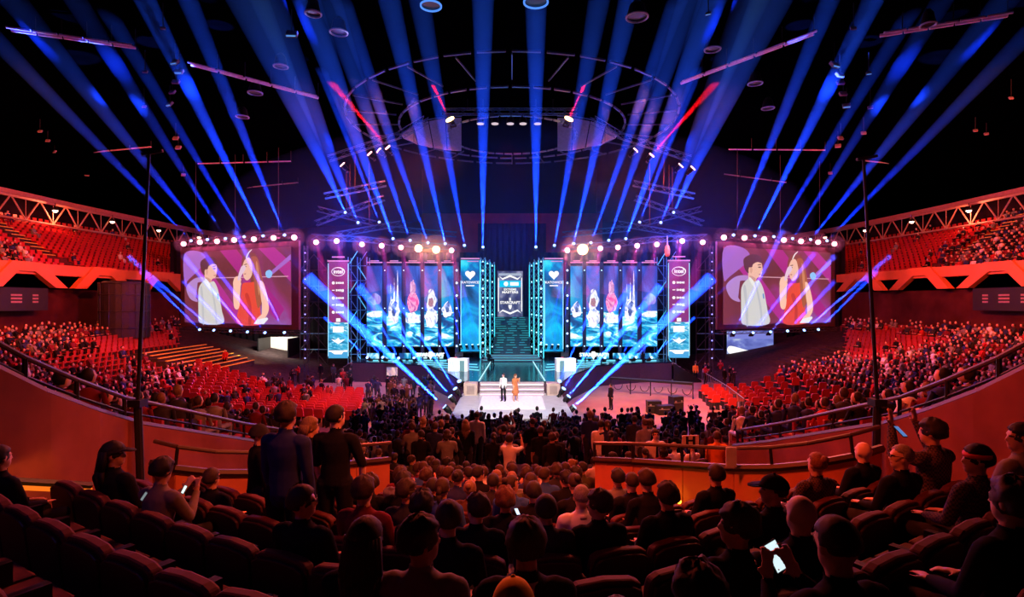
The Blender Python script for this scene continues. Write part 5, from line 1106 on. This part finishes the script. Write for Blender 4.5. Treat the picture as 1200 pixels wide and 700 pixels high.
HAND = [  # px, row, pose, attributes, label
 (437, 1, 'sit', dict(hair='long', hc='dark brown', top='black', sc=1.0), 'person with long dark brown hair down the back, seen from behind, nearest row'),
 (482, 1, 'sit_right', dict(hair='short2', hc='dark brown', top='grey', sc=1.02), 'man in grey and dark raglan top looking right, beside the long haired person'),
 (601, 1, 'sit', dict(hair='short2', hc='brown', top='charcoal', sc=1.03, collar=True), 'man in dark jacket with a white collar, seen from behind, nearest row'),
 (603, 0, 'sit_lean', dict(hair='short', hc='dark brown', top='black', beanie='yellow', sc=.86), 'person in yellow knitted hat at the very bottom edge of the picture'),
 (530, 2, 'sit_chin', dict(hair='short', hc='dark brown', top='black', glasses=True, sc=1.0), 'man in black vest and glasses holding a hand to his chin'),
 (430, 3, 'sit', dict(hair='short2', hc='brown', top='maroon', sc=1.05, skin=1), 'brown haired man in dark red brown jumper seen from behind'),
 (357, 2, 'sit_right', dict(hair='short', hc='dark brown', top='black', glasses=True), 'man with glasses and black top looking right below the standing men'),
 (478, 4, 'sit_right', dict(hair='short2', hc='dark brown', top='charcoal', glasses=True), 'young man with glasses looking right, charcoal top'),
 (500, 3, 'sit', dict(hair='curly', hc='black', top='black'), 'person with thick black hair in black, behind the man with hand at chin'),
 (558, 3, 'sit_left', dict(hair='short2', hc='dark brown', top='black', skin=1), 'man in black jacket with swept dark hair looking left'),
 (590, 4, 'sit', dict(hair='curly', hc='ginger', top='black'), 'person with curly reddish hair in a black coat'),
 (639, 3, 'sit', dict(hair='short', hc='dark brown', top='charcoal', sc=1.0), 'man with trimmed dark hair and charcoal top right of centre'),
 (685, 4, 'sit', dict(hair='crop', hc='grey', top='white', skin=1, collar=True), 'nearly bald man in a white knitted jumper'),
 (697, 3, 'sit_left', dict(hair='short2', hc='dark brown', top='black'), 'dark haired man right of the one with charcoal top, looking left'),
 (624, 5, 'sit', dict(hair='short', hc='black', top='black'), 'black haired man with broad shoulders in front of the white jumper man'),
 (742, 5, 'sit', dict(hair='crop', hc='dark brown', top='black', skin=1), 'man with shaved head and black shirt near the parapet end'),
 (722, 6, 'sit', dict(hair='short2', hc='black', top='grey'), 'dark haired man in pale grey shirt beside the shaved head'),
 (781, 3, 'sit', dict(hair='short2', hc='dark brown', top='black'), 'person in black leaning before the right parapet, arm on seat back'),
 (831, 4, 'sit', dict(hair='short', hc='black', top='black'), 'black haired man seated directly before the orange parapet'),
 (905, 2, 'sit_left', dict(hair='crop', hc='black', top='black', cap='black'), 'man in a black peaked cap facing left below the parapet'),
 (927, 1, 'sit', dict(hair=None, top='black', skin=1), 'bald man in black, bare shining head, right of the cap wearer'),
 (954, 3, 'sit', dict(hair='bun', hc='ginger', top='plaid'), 'person with reddish blond hair tied up, patterned top'),
 (1006, 3, 'sit', dict(hair=None, top='black', skin=1), 'bald man in black high in the right rows beside the railing'),
 (1050, 2, 'sit_left', dict(hair='crop', hc='grey', top='black', glasses=True, skin=1), 'older balding man with glasses looking left'),
 (1094, 2, 'sit_raise', dict(hair='short2', hc='black', top='plaid', sc=1.12), 'man in checked shirt holding up a phone with both hands'),
 (1142, 1, 'sit_left', dict(hair='short', hc='black', top='plaid', band=True), 'person with red headband and checked shirt in the right rows'),
 (1190, 1, 'sit_left', dict(hair='short', hc='black', top='grey', sc=1.05), 'man in a pale grey shirt at the right edge of the picture'),
 (977, 0, 'sit_phone', dict(hair='crop', hc='dark brown', top='black', sc=1.0), 'man with shaved dark head in the nearest right row, looking at a phone'),
 (858, 1, 'sit_left', dict(hair='short2', hc='dark brown', top='black'), 'dark haired person in black left of the bald man'),
 (820, 0, 'sit', dict(hair='curly', hc='dark brown', top='black', sc=.97), 'curly haired person at the bottom edge right of centre'),
 (1175, 0, 'sit', dict(hair='curly', hc='brown', top='black', sc=1.0), 'large curly head in the bottom right corner'),
 (740, 0, 'sit_lean', dict(hair='short', hc='dark brown', top='maroon', sc=.80), 'top of a dark head just showing at the bottom edge between two seats'),
 (136, 2, 'sit_right', dict(hair='long', hc='black', top='black', cap='charcoal', sc=1.0), 'person in grey peaked cap with long dark hair by the left wall'),
 (190, 2, 'sit_phone', dict(hair='short2', hc='black', top='beige', sc=.95), 'dark haired person in beige top looking down at a lit phone'),
 (252, 3, 'sit', dict(hair='short', hc='dark brown', top='black', sc=.88), 'short haired boy in black sitting left of the standing men'),
 (8, 1, 'sit', dict(hair='short', hc='black', top='black', sc=.9), 'dark figure at the lower left edge of the picture'),
]
rnd = random.Random(11)
def seatnear(px, i):
    c = [(abs(600+F*x/y-px), (a, b, x, y)) for a, b, x, y in SEATS if a == i and (a, b) not in taken]
    return min(c)[1] if c else None
placed = []
for px, i, pz, at, lab in HAND:
    se = seatnear(px, i)
    if not se: continue
    taken[(se[0], se[1])] = lab
    x, y = rowpos(px, ROWS[i]); x = .75*x+.25*se[2] if abs(x-se[2]) < .3 else x; y = ROWS[i]+g(x)
    if i == 1 and px in (482,): x += 0
    o = person(pz, (x, y-.02, blockfloor(ROWS[i])-.0), rowrz(x)*.6, lab, **at); placed.append((i, x))
# keep the near empties as in the photo: only rows 5 and up fill at random, some in rows 3-4
HS = ['short', 'short', 'short2', 'short2', 'curly', 'crop', 'bob', 'long', 'tail', 'bun']; HCN = ['black', 'black', 'black', 'dark brown', 'dark brown', 'dark brown', 'brown', 'blond']; TC = ['black', 'black', 'charcoal', 'black', 'navy', 'navy', 'maroon', 'grey', 'white', 'brown', 'olive', 'blue', 'charcoal']
HNAME = {'short': 'short %s hair', 'short2': 'tousled %s hair', 'curly': 'curly %s hair', 'crop': 'cropped %s hair', 'bob': 'chin length %s hair', 'long': 'long %s hair', 'tail': '%s ponytail', 'bun': '%s hair bun'}
used_labels = {}
def rlabel(fmt):
    n = used_labels.get(fmt, 0); used_labels[fmt] = n+1; return fmt
def rand_attr(r): return dict(hair=r.choice(HS), hc=r.choice(HCN), top=r.choice(TC), sleeve=r.choice(['long', 'long', 'short']), skin=r.choice([0, 0, 1, 2]), sc=r.uniform(.94, 1.04))
def desc(at): return (HNAME[at['hair']] % at['hc'])+' and '+at['top']+' top'
def nth(i, x):
    n = sum(1 for a, b, xx, yy in SEATS if a == i and xx < x-.2)+1
    return (ORD+['fifteenth', 'sixteenth', 'seventeenth', 'eighteenth', 'nineteenth', 'twentieth'])[n-1]
for (i, k, x, y) in SEATS:
    px = 600+F*x/y
    if (i, k) in taken or any(a == i and abs(b-x) < .42 for a, b in placed): continue
    p = 0
    if i >= 5: p = .93 if px < 748 else .3 if i < 9 else .8
    elif i in (3, 4) and 440 < px < 860: p = .70
    if rnd.random() > p: continue
    at = rand_attr(rnd); taken[(i, k)] = 1
    lab = 'spectator, %s, %s row, %s from left end' % (desc(at), RN[i].replace('front most', 'nearest'), nth(i, x))
    person(rnd.choice(['sit', 'sit', 'sit', 'sit_left', 'sit_right', 'sit_phone', 'sit_lean'] if i < 7 else ['m_sit', 'm_sit', 'm_sit_l', 'm_sit_r']), (x, y-.02, blockfloor(ROWS[i])), rowrz(x)*.6+rnd.uniform(-.12, .12), lab, 'spectators seated in the central block', legs=False, **at); placed.append((i, x))
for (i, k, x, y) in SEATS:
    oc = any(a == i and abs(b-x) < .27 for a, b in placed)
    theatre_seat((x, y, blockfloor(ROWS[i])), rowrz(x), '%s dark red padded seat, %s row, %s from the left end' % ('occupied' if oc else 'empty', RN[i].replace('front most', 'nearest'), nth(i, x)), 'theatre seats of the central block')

# phones with lit screens
def phone(loc, label, col, k=3., rz=0., rx=-.5, sc=1.0):
    t = empty('phone', loc, rz, label=label, cat='phone'); t.rotation_euler = (rx, .1, rz); t.scale = (sc,)*3
    MB().box((0, 0, 0), (.075, .009, .15)).build('case', blk, t, bevel=.003); MB().box((0, -.0055, 0), (.068, .002, .135)).build('screen', M('phone_%d' % int(loc[0]*100), emit=col, strength=k), t); return t
phone(P(909, 652, 2.75), 'bright phone held up by the shaved man in the nearest right row', (.75, .95, 1), 1.0, .3, -.35, 1.0).rotation_euler = (-.3, -.35, .3)
phone(P(1055, 506, 4.75), 'phone held high by the man in the checked shirt', (.1, .25, .6), .8, .4, -.9, .8)
phone(P(216, 574, 4.6), 'small bright phone near the beige top by the left wall', (.7, .95, .9), 1.4, -.5, -.5, .45)
phone(P(169, 582, 4.6), 'pale phone in the lap of the cap wearer', (.5, .6, .65), .4, -.6, -.6, .5)
phone(P(606, 600, 5.1), 'tiny lit phone in the middle rows', (.6, .8, 1), 1.5, .5, -1., .5)

# standing people in the block and by the railings
person('stand', (P(335, 458, 5.3).x, 5.3, blockfloor(4.45)-.02), -.25, 'tall man in navy jumper standing with his back to the camera, left of centre', hair='short2', hc='dark brown', top='navy', leg='black', sc=1.06)
person('stand_turn', (P(393, 467, 6.2).x, 6.2, blockfloor(5.3)), -.1, 'man in black T shirt standing with bare arms hanging, left of centre', hair='short', hc='black', top='black', sleeve='short', leg='black', sc=1.06, skin=1)
person('stand_turn', (P(362, 478, 6.9).x, 6.9, blockfloor(5.6)-.1), -.5, 'blond person in dark jacket half hidden between the two standing men', hair='bob', hc='blond', top='black', leg='black', sc=1.0)
person('stand_turn', (P(301, 482, 7.0).x+.1, 6.8, blockfloor(5.3)-.25), -.9, 'person in dark knitted hat and glasses looking right behind the tall navy jumper man', hair='crop', hc='black', top='black', beanie='charcoal', glasses=True, sc=1.0)
person('m_stand', (P(768, 490, 13.6).x, 13.6, 2.27), math.pi, 'security man in white short sleeved shirt and black tie facing the camera', hair='short', hc='dark brown', top='white', sleeve='short', leg='black', sc=1.04, skin=1)
tp = P(768, 490, 13.6); o = MB().prism([V3(-.02, 0, .0), V3(.02, 0, 0), (.035, 0, -.36), (0, 0, -.42), (-.035, 0, -.36)], (0, 0, 0), (0, -.012, 0)).build('neck_tie', TOPM['black'], loc=(tp.x, 13.44, 2.27+1.47)); tag(o, 'black tie on the security man in the white shirt', 'tie')
person('m_stand', (P(860, 486, 12.2).x, 12.2+1.0, 2.27), .0, 'person in bright orange hooded top standing with back to the camera', hair='short', hc='brown', top='orange', leg='black', sc=1.06)
t = empty('letter_sign', P(809, 517, 12.9), .08, label='white board with a large black H beside the orange hooded top', cat='sign')
MB().box((0, 0, 0), (.40, .02, .26)).build('board', M('sign_white', (.8, .75, .7), .6), t); lettering(t, 'H', (0, -.014, 0), .26, blk, sx=1.3, ext=.003, font_bold=.01); MB().tube((0, .02, -.12), (0, .02, -1.2), .015, 6).build('stick', blk, t)
# gangway and floor crowd, each one placed
PH = {'m_stand': 'arms down', 'm_film': 'both arms up', 'm_one': 'one arm up', 'm_cross': 'hands raised', 'm_walk': 'striding'}
def standing(px, d, zf, pz, at, lab, grp, rz=0.):
    if grp and lab.count(', ') >= 2: a_, b_ = lab.split(', ', 2)[:2], lab.split(', ', 2)[2]; lab = ', '.join(a_)+', '+PH.get(pz, '')+', '+b_
    return person(pz, (P(px, 354, d).x, d, zf), rz, lab, grp, **at)
rn = random.Random(23)
for k in range(30):                       # gangway line
    px = rn.uniform(478, 765); d = rn.uniform(13.2, 16.2)
    at = rand_attr(rn); at['top'] = rn.choice(['black', 'black', 'black', 'charcoal', 'navy', 'charcoal', 'grey', 'white', 'maroon']); at['sc'] = rn.uniform(.92, 1.04)
    standing(px, d, 2.27, rn.choice(['m_stand', 'm_stand', 'm_film', 'm_one', 'm_cross', 'm_walk']), at, 'fan, %s, in the gangway %s' % (desc(at), 'left' if px < 560 else 'right' if px > 650 else 'centre'), 'people standing in the front gangway', rn.uniform(-.5, .5))
for k in range(95):                       # crowd before the forestage
    px = rn.uniform(440, 760); d = rn.uniform(20.5, 27.8)
    if 680 < px and d > 25.5: continue
    at = rand_attr(rn); at['top'] = rn.choice(['black', 'black', 'charcoal', 'navy', 'maroon', 'grey', 'olive'])
    standing(px, d, 0, rn.choice(['m_stand', 'm_film', 'm_film', 'm_one', 'm_cross']), at, 'fan, %s, before the forestage, %s' % (desc(at), 'left' if px < 560 else 'right' if px > 650 else 'centre'), 'fans packed before the forestage', rn.uniform(-.3, .3))
for k in range(60):                       # left floor crowd
    px = rn.uniform(424, 500); d = rn.uniform(25, 42); px += (d-25)*.5
    at = rand_attr(rn); at['top'] = rn.choice(['black', 'charcoal', 'navy', 'brown', 'grey'])
    standing(px, d, 0, rn.choice(['m_stand', 'm_cross', 'm_walk', 'm_film']), at, 'onlooker, %s, floor left of stage' % desc(at), 'onlookers on the floor left of the stage', rn.uniform(-.9, .4))
for k in range(46):                       # right floor crowd
    d = rn.uniform(20, 30); px = rn.uniform(740, 860)
    at = rand_attr(rn); at['top'] = rn.choice(['black', 'charcoal', 'navy', 'brown', 'grey'])
    standing(px, d, 0, rn.choice(['m_stand', 'm_cross', 'm_walk', 'm_one']), at, 'onlooker, %s, floor right of stage' % desc(at), 'onlookers on the floor right of the stage', rn.uniform(-.4, .9))
standing(716, 37.0, 0, 'm_stand', dict(hair='short', hc='black', top='black', sleeve='long', leg='black'), 'lone dark figure standing on the lit floor right of the stage', None, 2.0)
standing(695, 27.5, 0, 'm_stand', dict(hair='short', hc='black', top='yellow', sleeve='long', leg='black'), 'man in yellow jacket in the crowd right of the forestage', None, 2.8)
standing(903, 31, 0, 'm_walk', dict(hair='short', hc='black', top='black', leg='black'), 'dark figure walking by the floor seats on the right', None, 1.2)
# presenters on the forestage
person('m_stand', (P(590, 437, 34.6).x, 34.6, 1.0), math.pi-.5, 'man in white shirt standing in the light on the forestage', hair='short', hc='dark brown', top='white', leg='black', sc=1.0, skin=1)
person('m_talk', (P(604, 438, 34.6).x, 34.6, 1.0), math.pi+.5, 'woman in orange red dress holding a microphone on the forestage', hair='long', hc='ginger', top='rust', sleeve='short', sc=.98, skin=1, legs=False)
# people on and behind the stage
for k, (px, d, zf, pz, at, lab, rz) in enumerate([
    (534, 44.3, 1.8, 'm_sit', dict(hair='short', hc='black', top='red'), 'player in red sitting behind the left white desk', 2.6), (660, 44.3, 1.8, 'm_sit', dict(hair='short', hc='black', top='red'), 'player in red sitting behind the right white desk', -2.6),
    (573, 47, 1.8, 'm_sit', dict(hair='short', hc='black', top='black'), 'crew member crouching in black beside the left of the runway', -.8), (754, 49.0, 1.8, 'm_stand', dict(hair='short', hc='black', top='blue'), 'crew member silhouetted on the right stage wing', .5),
    (264, 47, 1.5, 'm_stand', dict(hair='short', hc='black', top='red'), 'steward in red standing at the edge of the yellow edged terrace', 3.0), (815, 50, 0, 'm_stand', dict(hair='short', hc='black', top='orange'), 'steward in orange standing beside the right stage steps', 3.0),
    (316, 53.2, 0, 'm_sit', dict(hair='short', hc='black', top='white'), 'technician in a white top at the booth table', 0), (328, 53.2, 0, 'm_sit', dict(hair='short', hc='black', top='black'), 'technician in black at the booth table', 0),
    (872, 57.2, .2, 'm_sit', dict(hair='short', hc='black', top='black'), 'host in black sitting left on the studio set', 3.1), (883, 57.2, .2, 'm_sit', dict(hair='long', hc='brown', top='charcoal'), 'host with long hair sitting right on the studio set', 3.1)]):
    standing(px, d, zf, pz, dict(sleeve='long', leg='black', **at), lab, None, rz)
for k in range(14):
    px = rn.choice([rn.uniform(338, 420), rn.uniform(812, 862)]); d = rn.uniform(45, 53); at = rand_attr(rn); at['top'] = rn.choice(['black', 'charcoal', 'red'])
    standing(px, d, 0, rn.choice(['m_stand', 'm_cross']), at, 'crew member, %s, backstage %s' % (desc(at), 'left' if px < 600 else 'right'), 'crew waiting beside the stage', rn.uniform(2, 4))

# ------------------------------------------------------------------ red floor seats
fs_back = MB().prism([V3(x, -.19-.1*(z-.45), z) for x, z in [(-.22, .45), (-.22, .80), (-.17, .86), (.17, .86), (.22, .80), (.22, .45)]], (0, 0, 0), (0, .04, 0)).mesh('backrest', plasticred, fix=True)
fs_seat = MB().box((0, .02, .45), (.44, .42, .04)).mesh('seat', plasticred, fix=True)
fs_leg = MB().box((-.18, 0, .22), (.03, .36, .44)).box((.18, 0, .22), (.03, .36, .44)).box((0, 0, .40), (.36, .05, .03)).mesh('leg_frame', blk, fix=True)
cnt = 0
def bil(c, u, v): return c[0]*(1-u)*(1-v)+c[1]*u*(1-v)+c[2]*u*v+c[3]*(1-u)*v
def ongr(x, y, z=.86):
    d = (CAMZ-z)*F/(y-354); return P(x, y, d)
CL = [ongr(232, 448), ongr(430, 456), ongr(418, 487), ongr(215, 474)]; CR = [ongr(815, 452), ongr(985, 446), ongr(1000, 478), ongr(850, 484)]
for s, Q, nr, nc in ((-1, CL, 12, 18), (1, CR, 7, 12)):
    for j in range(nr):
        for i in range(nc):
            if s > 0 and rn.random() < .2: continue
            p = bil(Q, (i+.5)/nc, (j+.5)/nr)+V3(rn.uniform(-.05, .05), rn.uniform(-.05, .05), 0); p.z = max(0, bowl(abs(p.x), p.y)-.02)
            if cnt >= 296: continue
            t = empty('stadium_chair', p, s*.15+rn.uniform(-.08, .08), label='red plastic chair, %s floor block, %s row, %s from its left end' % ('left' if s < 0 else 'right', ORD[j], (ORD+['fifteenth', 'sixteenth', 'seventeenth', 'eighteenth'])[i]), cat='chair', group='red plastic floor chairs, %s block' % ('left' if s < 0 else 'right')); t.scale = (1.25,)*3
            put('backrest', fs_back, t); put('seat', fs_seat, t); put('leg_frame', fs_leg, t); cnt += 1

# ------------------------------------------------------------------ masses: upper tier seats, bowl seats, far spectators
def far_person(sit=True):
    m = MB(); h = .5 if sit else .92
    m.lathe((0, 0, h-.05), [(.16, 0), (.15, .25), (.19, .45), (.07, .53)], 6, 0); m.ball((0, .02, h+.64), (.085, .10, .12), 6, 1); m.ball((0, -.012, h+.665), (.09, .10, .115), 6, 2)
    for q in (-1, 1):
        if sit: m.tube((q*.1, 0, h), (q*.12, .42, h-.02), .08, 4, 0, .06, cap=False); m.tube((q*.12, .42, h), (q*.12, .40, 0), .06, 4, 0, .04, cap=False)
        else: m.tube((q*.1, 0, h), (q*.11, 0, 0), .09, 4, 0, .05, cap=False)
        m.tube((q*.2, 0, h+.42), (q*.2, .14, h+.12), .05, 4, 0, .04, cap=False); m.tube((q*.2, .14, h+.12), (q*.1, .3, h+.12), .04, 4, 1, .03, cap=False)
    return m
def mass(name, tmpl, insts, mats, label, cat):
    """insts: (x, y, z, rz, scale, [material index per template slot])"""
    V = np.array(tmpl.v); nv = len(V); vs = []; fs = []; mi = []
    for (x, y, z, a, sc, mm) in insts:
        ca, sa = math.cos(a)*sc, math.sin(a)*sc; o = len(vs)
        W_ = np.column_stack((V[:, 0]*ca-V[:, 1]*sa+x, V[:, 0]*sa+V[:, 1]*ca+y, V[:, 2]*sc+z)); vs.extend(W_.tolist())
        fs.extend([tuple(i+o for i in f) for f in tmpl.f]); mi.extend([mm[k] for k in tmpl.m])
    me = bpy.data.meshes.new(name); me.from_pydata(vs, [], fs)
    for m_ in mats: me.materials.append(m_)
    me.polygons.foreach_set('material_index', mi); me.polygons.foreach_set('use_smooth', [cat == 'crowd']*len(mi)); me.update(); return tag(put(name, me), label, cat, kind='stuff')
CM = [TOPM[k] for k in ('black', 'charcoal', 'navy', 'maroon', 'grey', 'white', 'red')]+[M('skin'), M('skin_light')]+[HM[k] for k in ('black', 'dark brown', 'brown', 'blond')]
def cm(r): return [r.choice([0, 0, 0, 0, 0, 1, 1, 1, 1, 2, 2, 2, 3, 3, 3, 4, 4, 5, 6]), r.choice([7, 8]), r.choice([9, 9, 10, 10, 11, 12])]
SEATT = MB().box((0, -.2, .62), (.42, .06, .42)).box((0, 0, .44), (.42, .38, .06)).box((0, 0, .22), (.1, .1, .44))
rc = random.Random(5); FP = far_person(); FS = far_person(False)
for s, nm in ((-1, 'left'), (1, 'right')):
    up = [(x if s < 0 else -x, y) for x, y in UP]; side = [(x if s < 0 else -x, y) for x, y in SIDE]
    st_ = []; pe = []
    aisle = dist(47 if s < 0 else 49)
    for j in range(15):
        n_ = 112
        for i in range(n_):
            t = (i+.5)/n_
            if t < .12: continue
            q = (j+.45)/15; A = along(t, side); U_ = along(t, up); x = A.x+(U_.x-A.x)*q; y = A.y+(U_.y-A.y)*q; z = 9.6+5.0*(j+1)/15
            if abs(t-(dist(47 if s < 0 else 49)-.004*j)) < .011: continue
            face = math.atan2(-(40-y)*.25, 1)*0+(-math.pi/2 if s < 0 else math.pi/2)
            st_.append((x, y, z-.33, face, 1.0, [0]))
            dens = (.75 if y < 38 and j < 8 else .45 if y < 44 and j < 5 else .03) if s < 0 else (.88 if y < 50 else .15 if y < 53 else .03)
            if rc.random() < dens: pe.append((x, y, z-.33, face+rc.uniform(-.3, .3), rc.uniform(.92, 1.05), cm(rc)))
    mass('upper_seats', SEATT, st_, [plasticred], 'rows of red seats rising in the %s upper tier' % nm, 'seats')
    mass('upper_crowd', FP, pe, CM, 'far spectators scattered over the %s upper tier' % nm, 'crowd')
    # lower bowl
    pe = []; st_ = []
    x = 6.6
    while x < 35.8:
        y = 3.0 if x < 18 else 9
        while y < 69:
            r = rad(x, y); ok = r > 21.2
            if y > 44 and x/y < .60: ok = False
            if ok:
                z = bowl(x, y)-.02; 
                if y < 14: z = max(z, 2.28)
                face = math.atan2((x), (52-y)) if y < 40 else math.pi/2; face = face if s > 0 else -face
                yellow = (40.5 < y < 51 and 20.3 < x < 29.4) or (40 < y < 50 and x < 25.5) or (33 < y <= 40 and x < 21.8); empties = (29 <= x < 33 and 41 < y < 56) or (24 < x < 30 and 34 < y < 41 and s < 0) or (26 < x < 33 and 40 < y < 58 and s > 0)
                if not (yellow and s < 0):
                    st_.append((s*x, y, z, face, 1.0, [0]))
                    if rc.random() < (.06 if empties else .9 if y < 46 else .5): pe.append((s*(x+rc.uniform(-.08, .08)), y+rc.uniform(-.1, .1), z+(rc.uniform(0, .15)), face+rc.uniform(-.4, .4), rc.uniform(.92, 1.08), cm(rc)))
            y += .62
        x += .86
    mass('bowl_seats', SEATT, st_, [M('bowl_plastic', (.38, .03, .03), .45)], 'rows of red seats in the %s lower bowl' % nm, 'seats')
    mass('bowl_crowd', FP, pe, CM, 'dense seated spectators filling the %s lower bowl' % nm, 'crowd')
pe = []
for k in range(260):
    d = rc.uniform(19.5, 29); px = rc.uniform(405, 800); x = P(px, 354, d).x
    pe.append((x, d, 0, rc.uniform(-.5, .5), rc.uniform(.94, 1.08), cm(rc)))
for k in range(230):
    s = rc.choice([-1, 1]); x = s*rc.uniform(12, 19); y = rc.uniform(20, 30)
    pe.append((x, y, 0, rc.uniform(-1, 1), rc.uniform(.94, 1.08), cm(rc)))
for k in range(90):
    x = -rc.uniform(12, 22); y = rc.uniform(34, 44)
    if rc.random() < .5: pe.append((x, y, 0, rc.uniform(-1, 1), rc.uniform(.94, 1.05), cm(rc)))
mass('floor_crowd', FS, pe, CM, 'dense mass of people standing on the arena floor', 'crowd')
pe = []
for i in range(6):
    for k in range(44):
        x = -13.5+k*.62; 
        if rc.random() < .8: pe.append((x+rc.uniform(-.08, .08), 17.4+i*.95, 1.95-.33*i, rc.uniform(-.3, .3), rc.uniform(.94, 1.06), cm(rc)))
mass('lower_row_crowd', FP, pe, CM, 'spectators seated in the rows below the front gangway', 'crowd')

for m_ in bpy.data.materials:
    m_.cycles.emission_sampling = 'NONE'     # lamps do the lighting; the small lit surfaces are found by the bounce rays
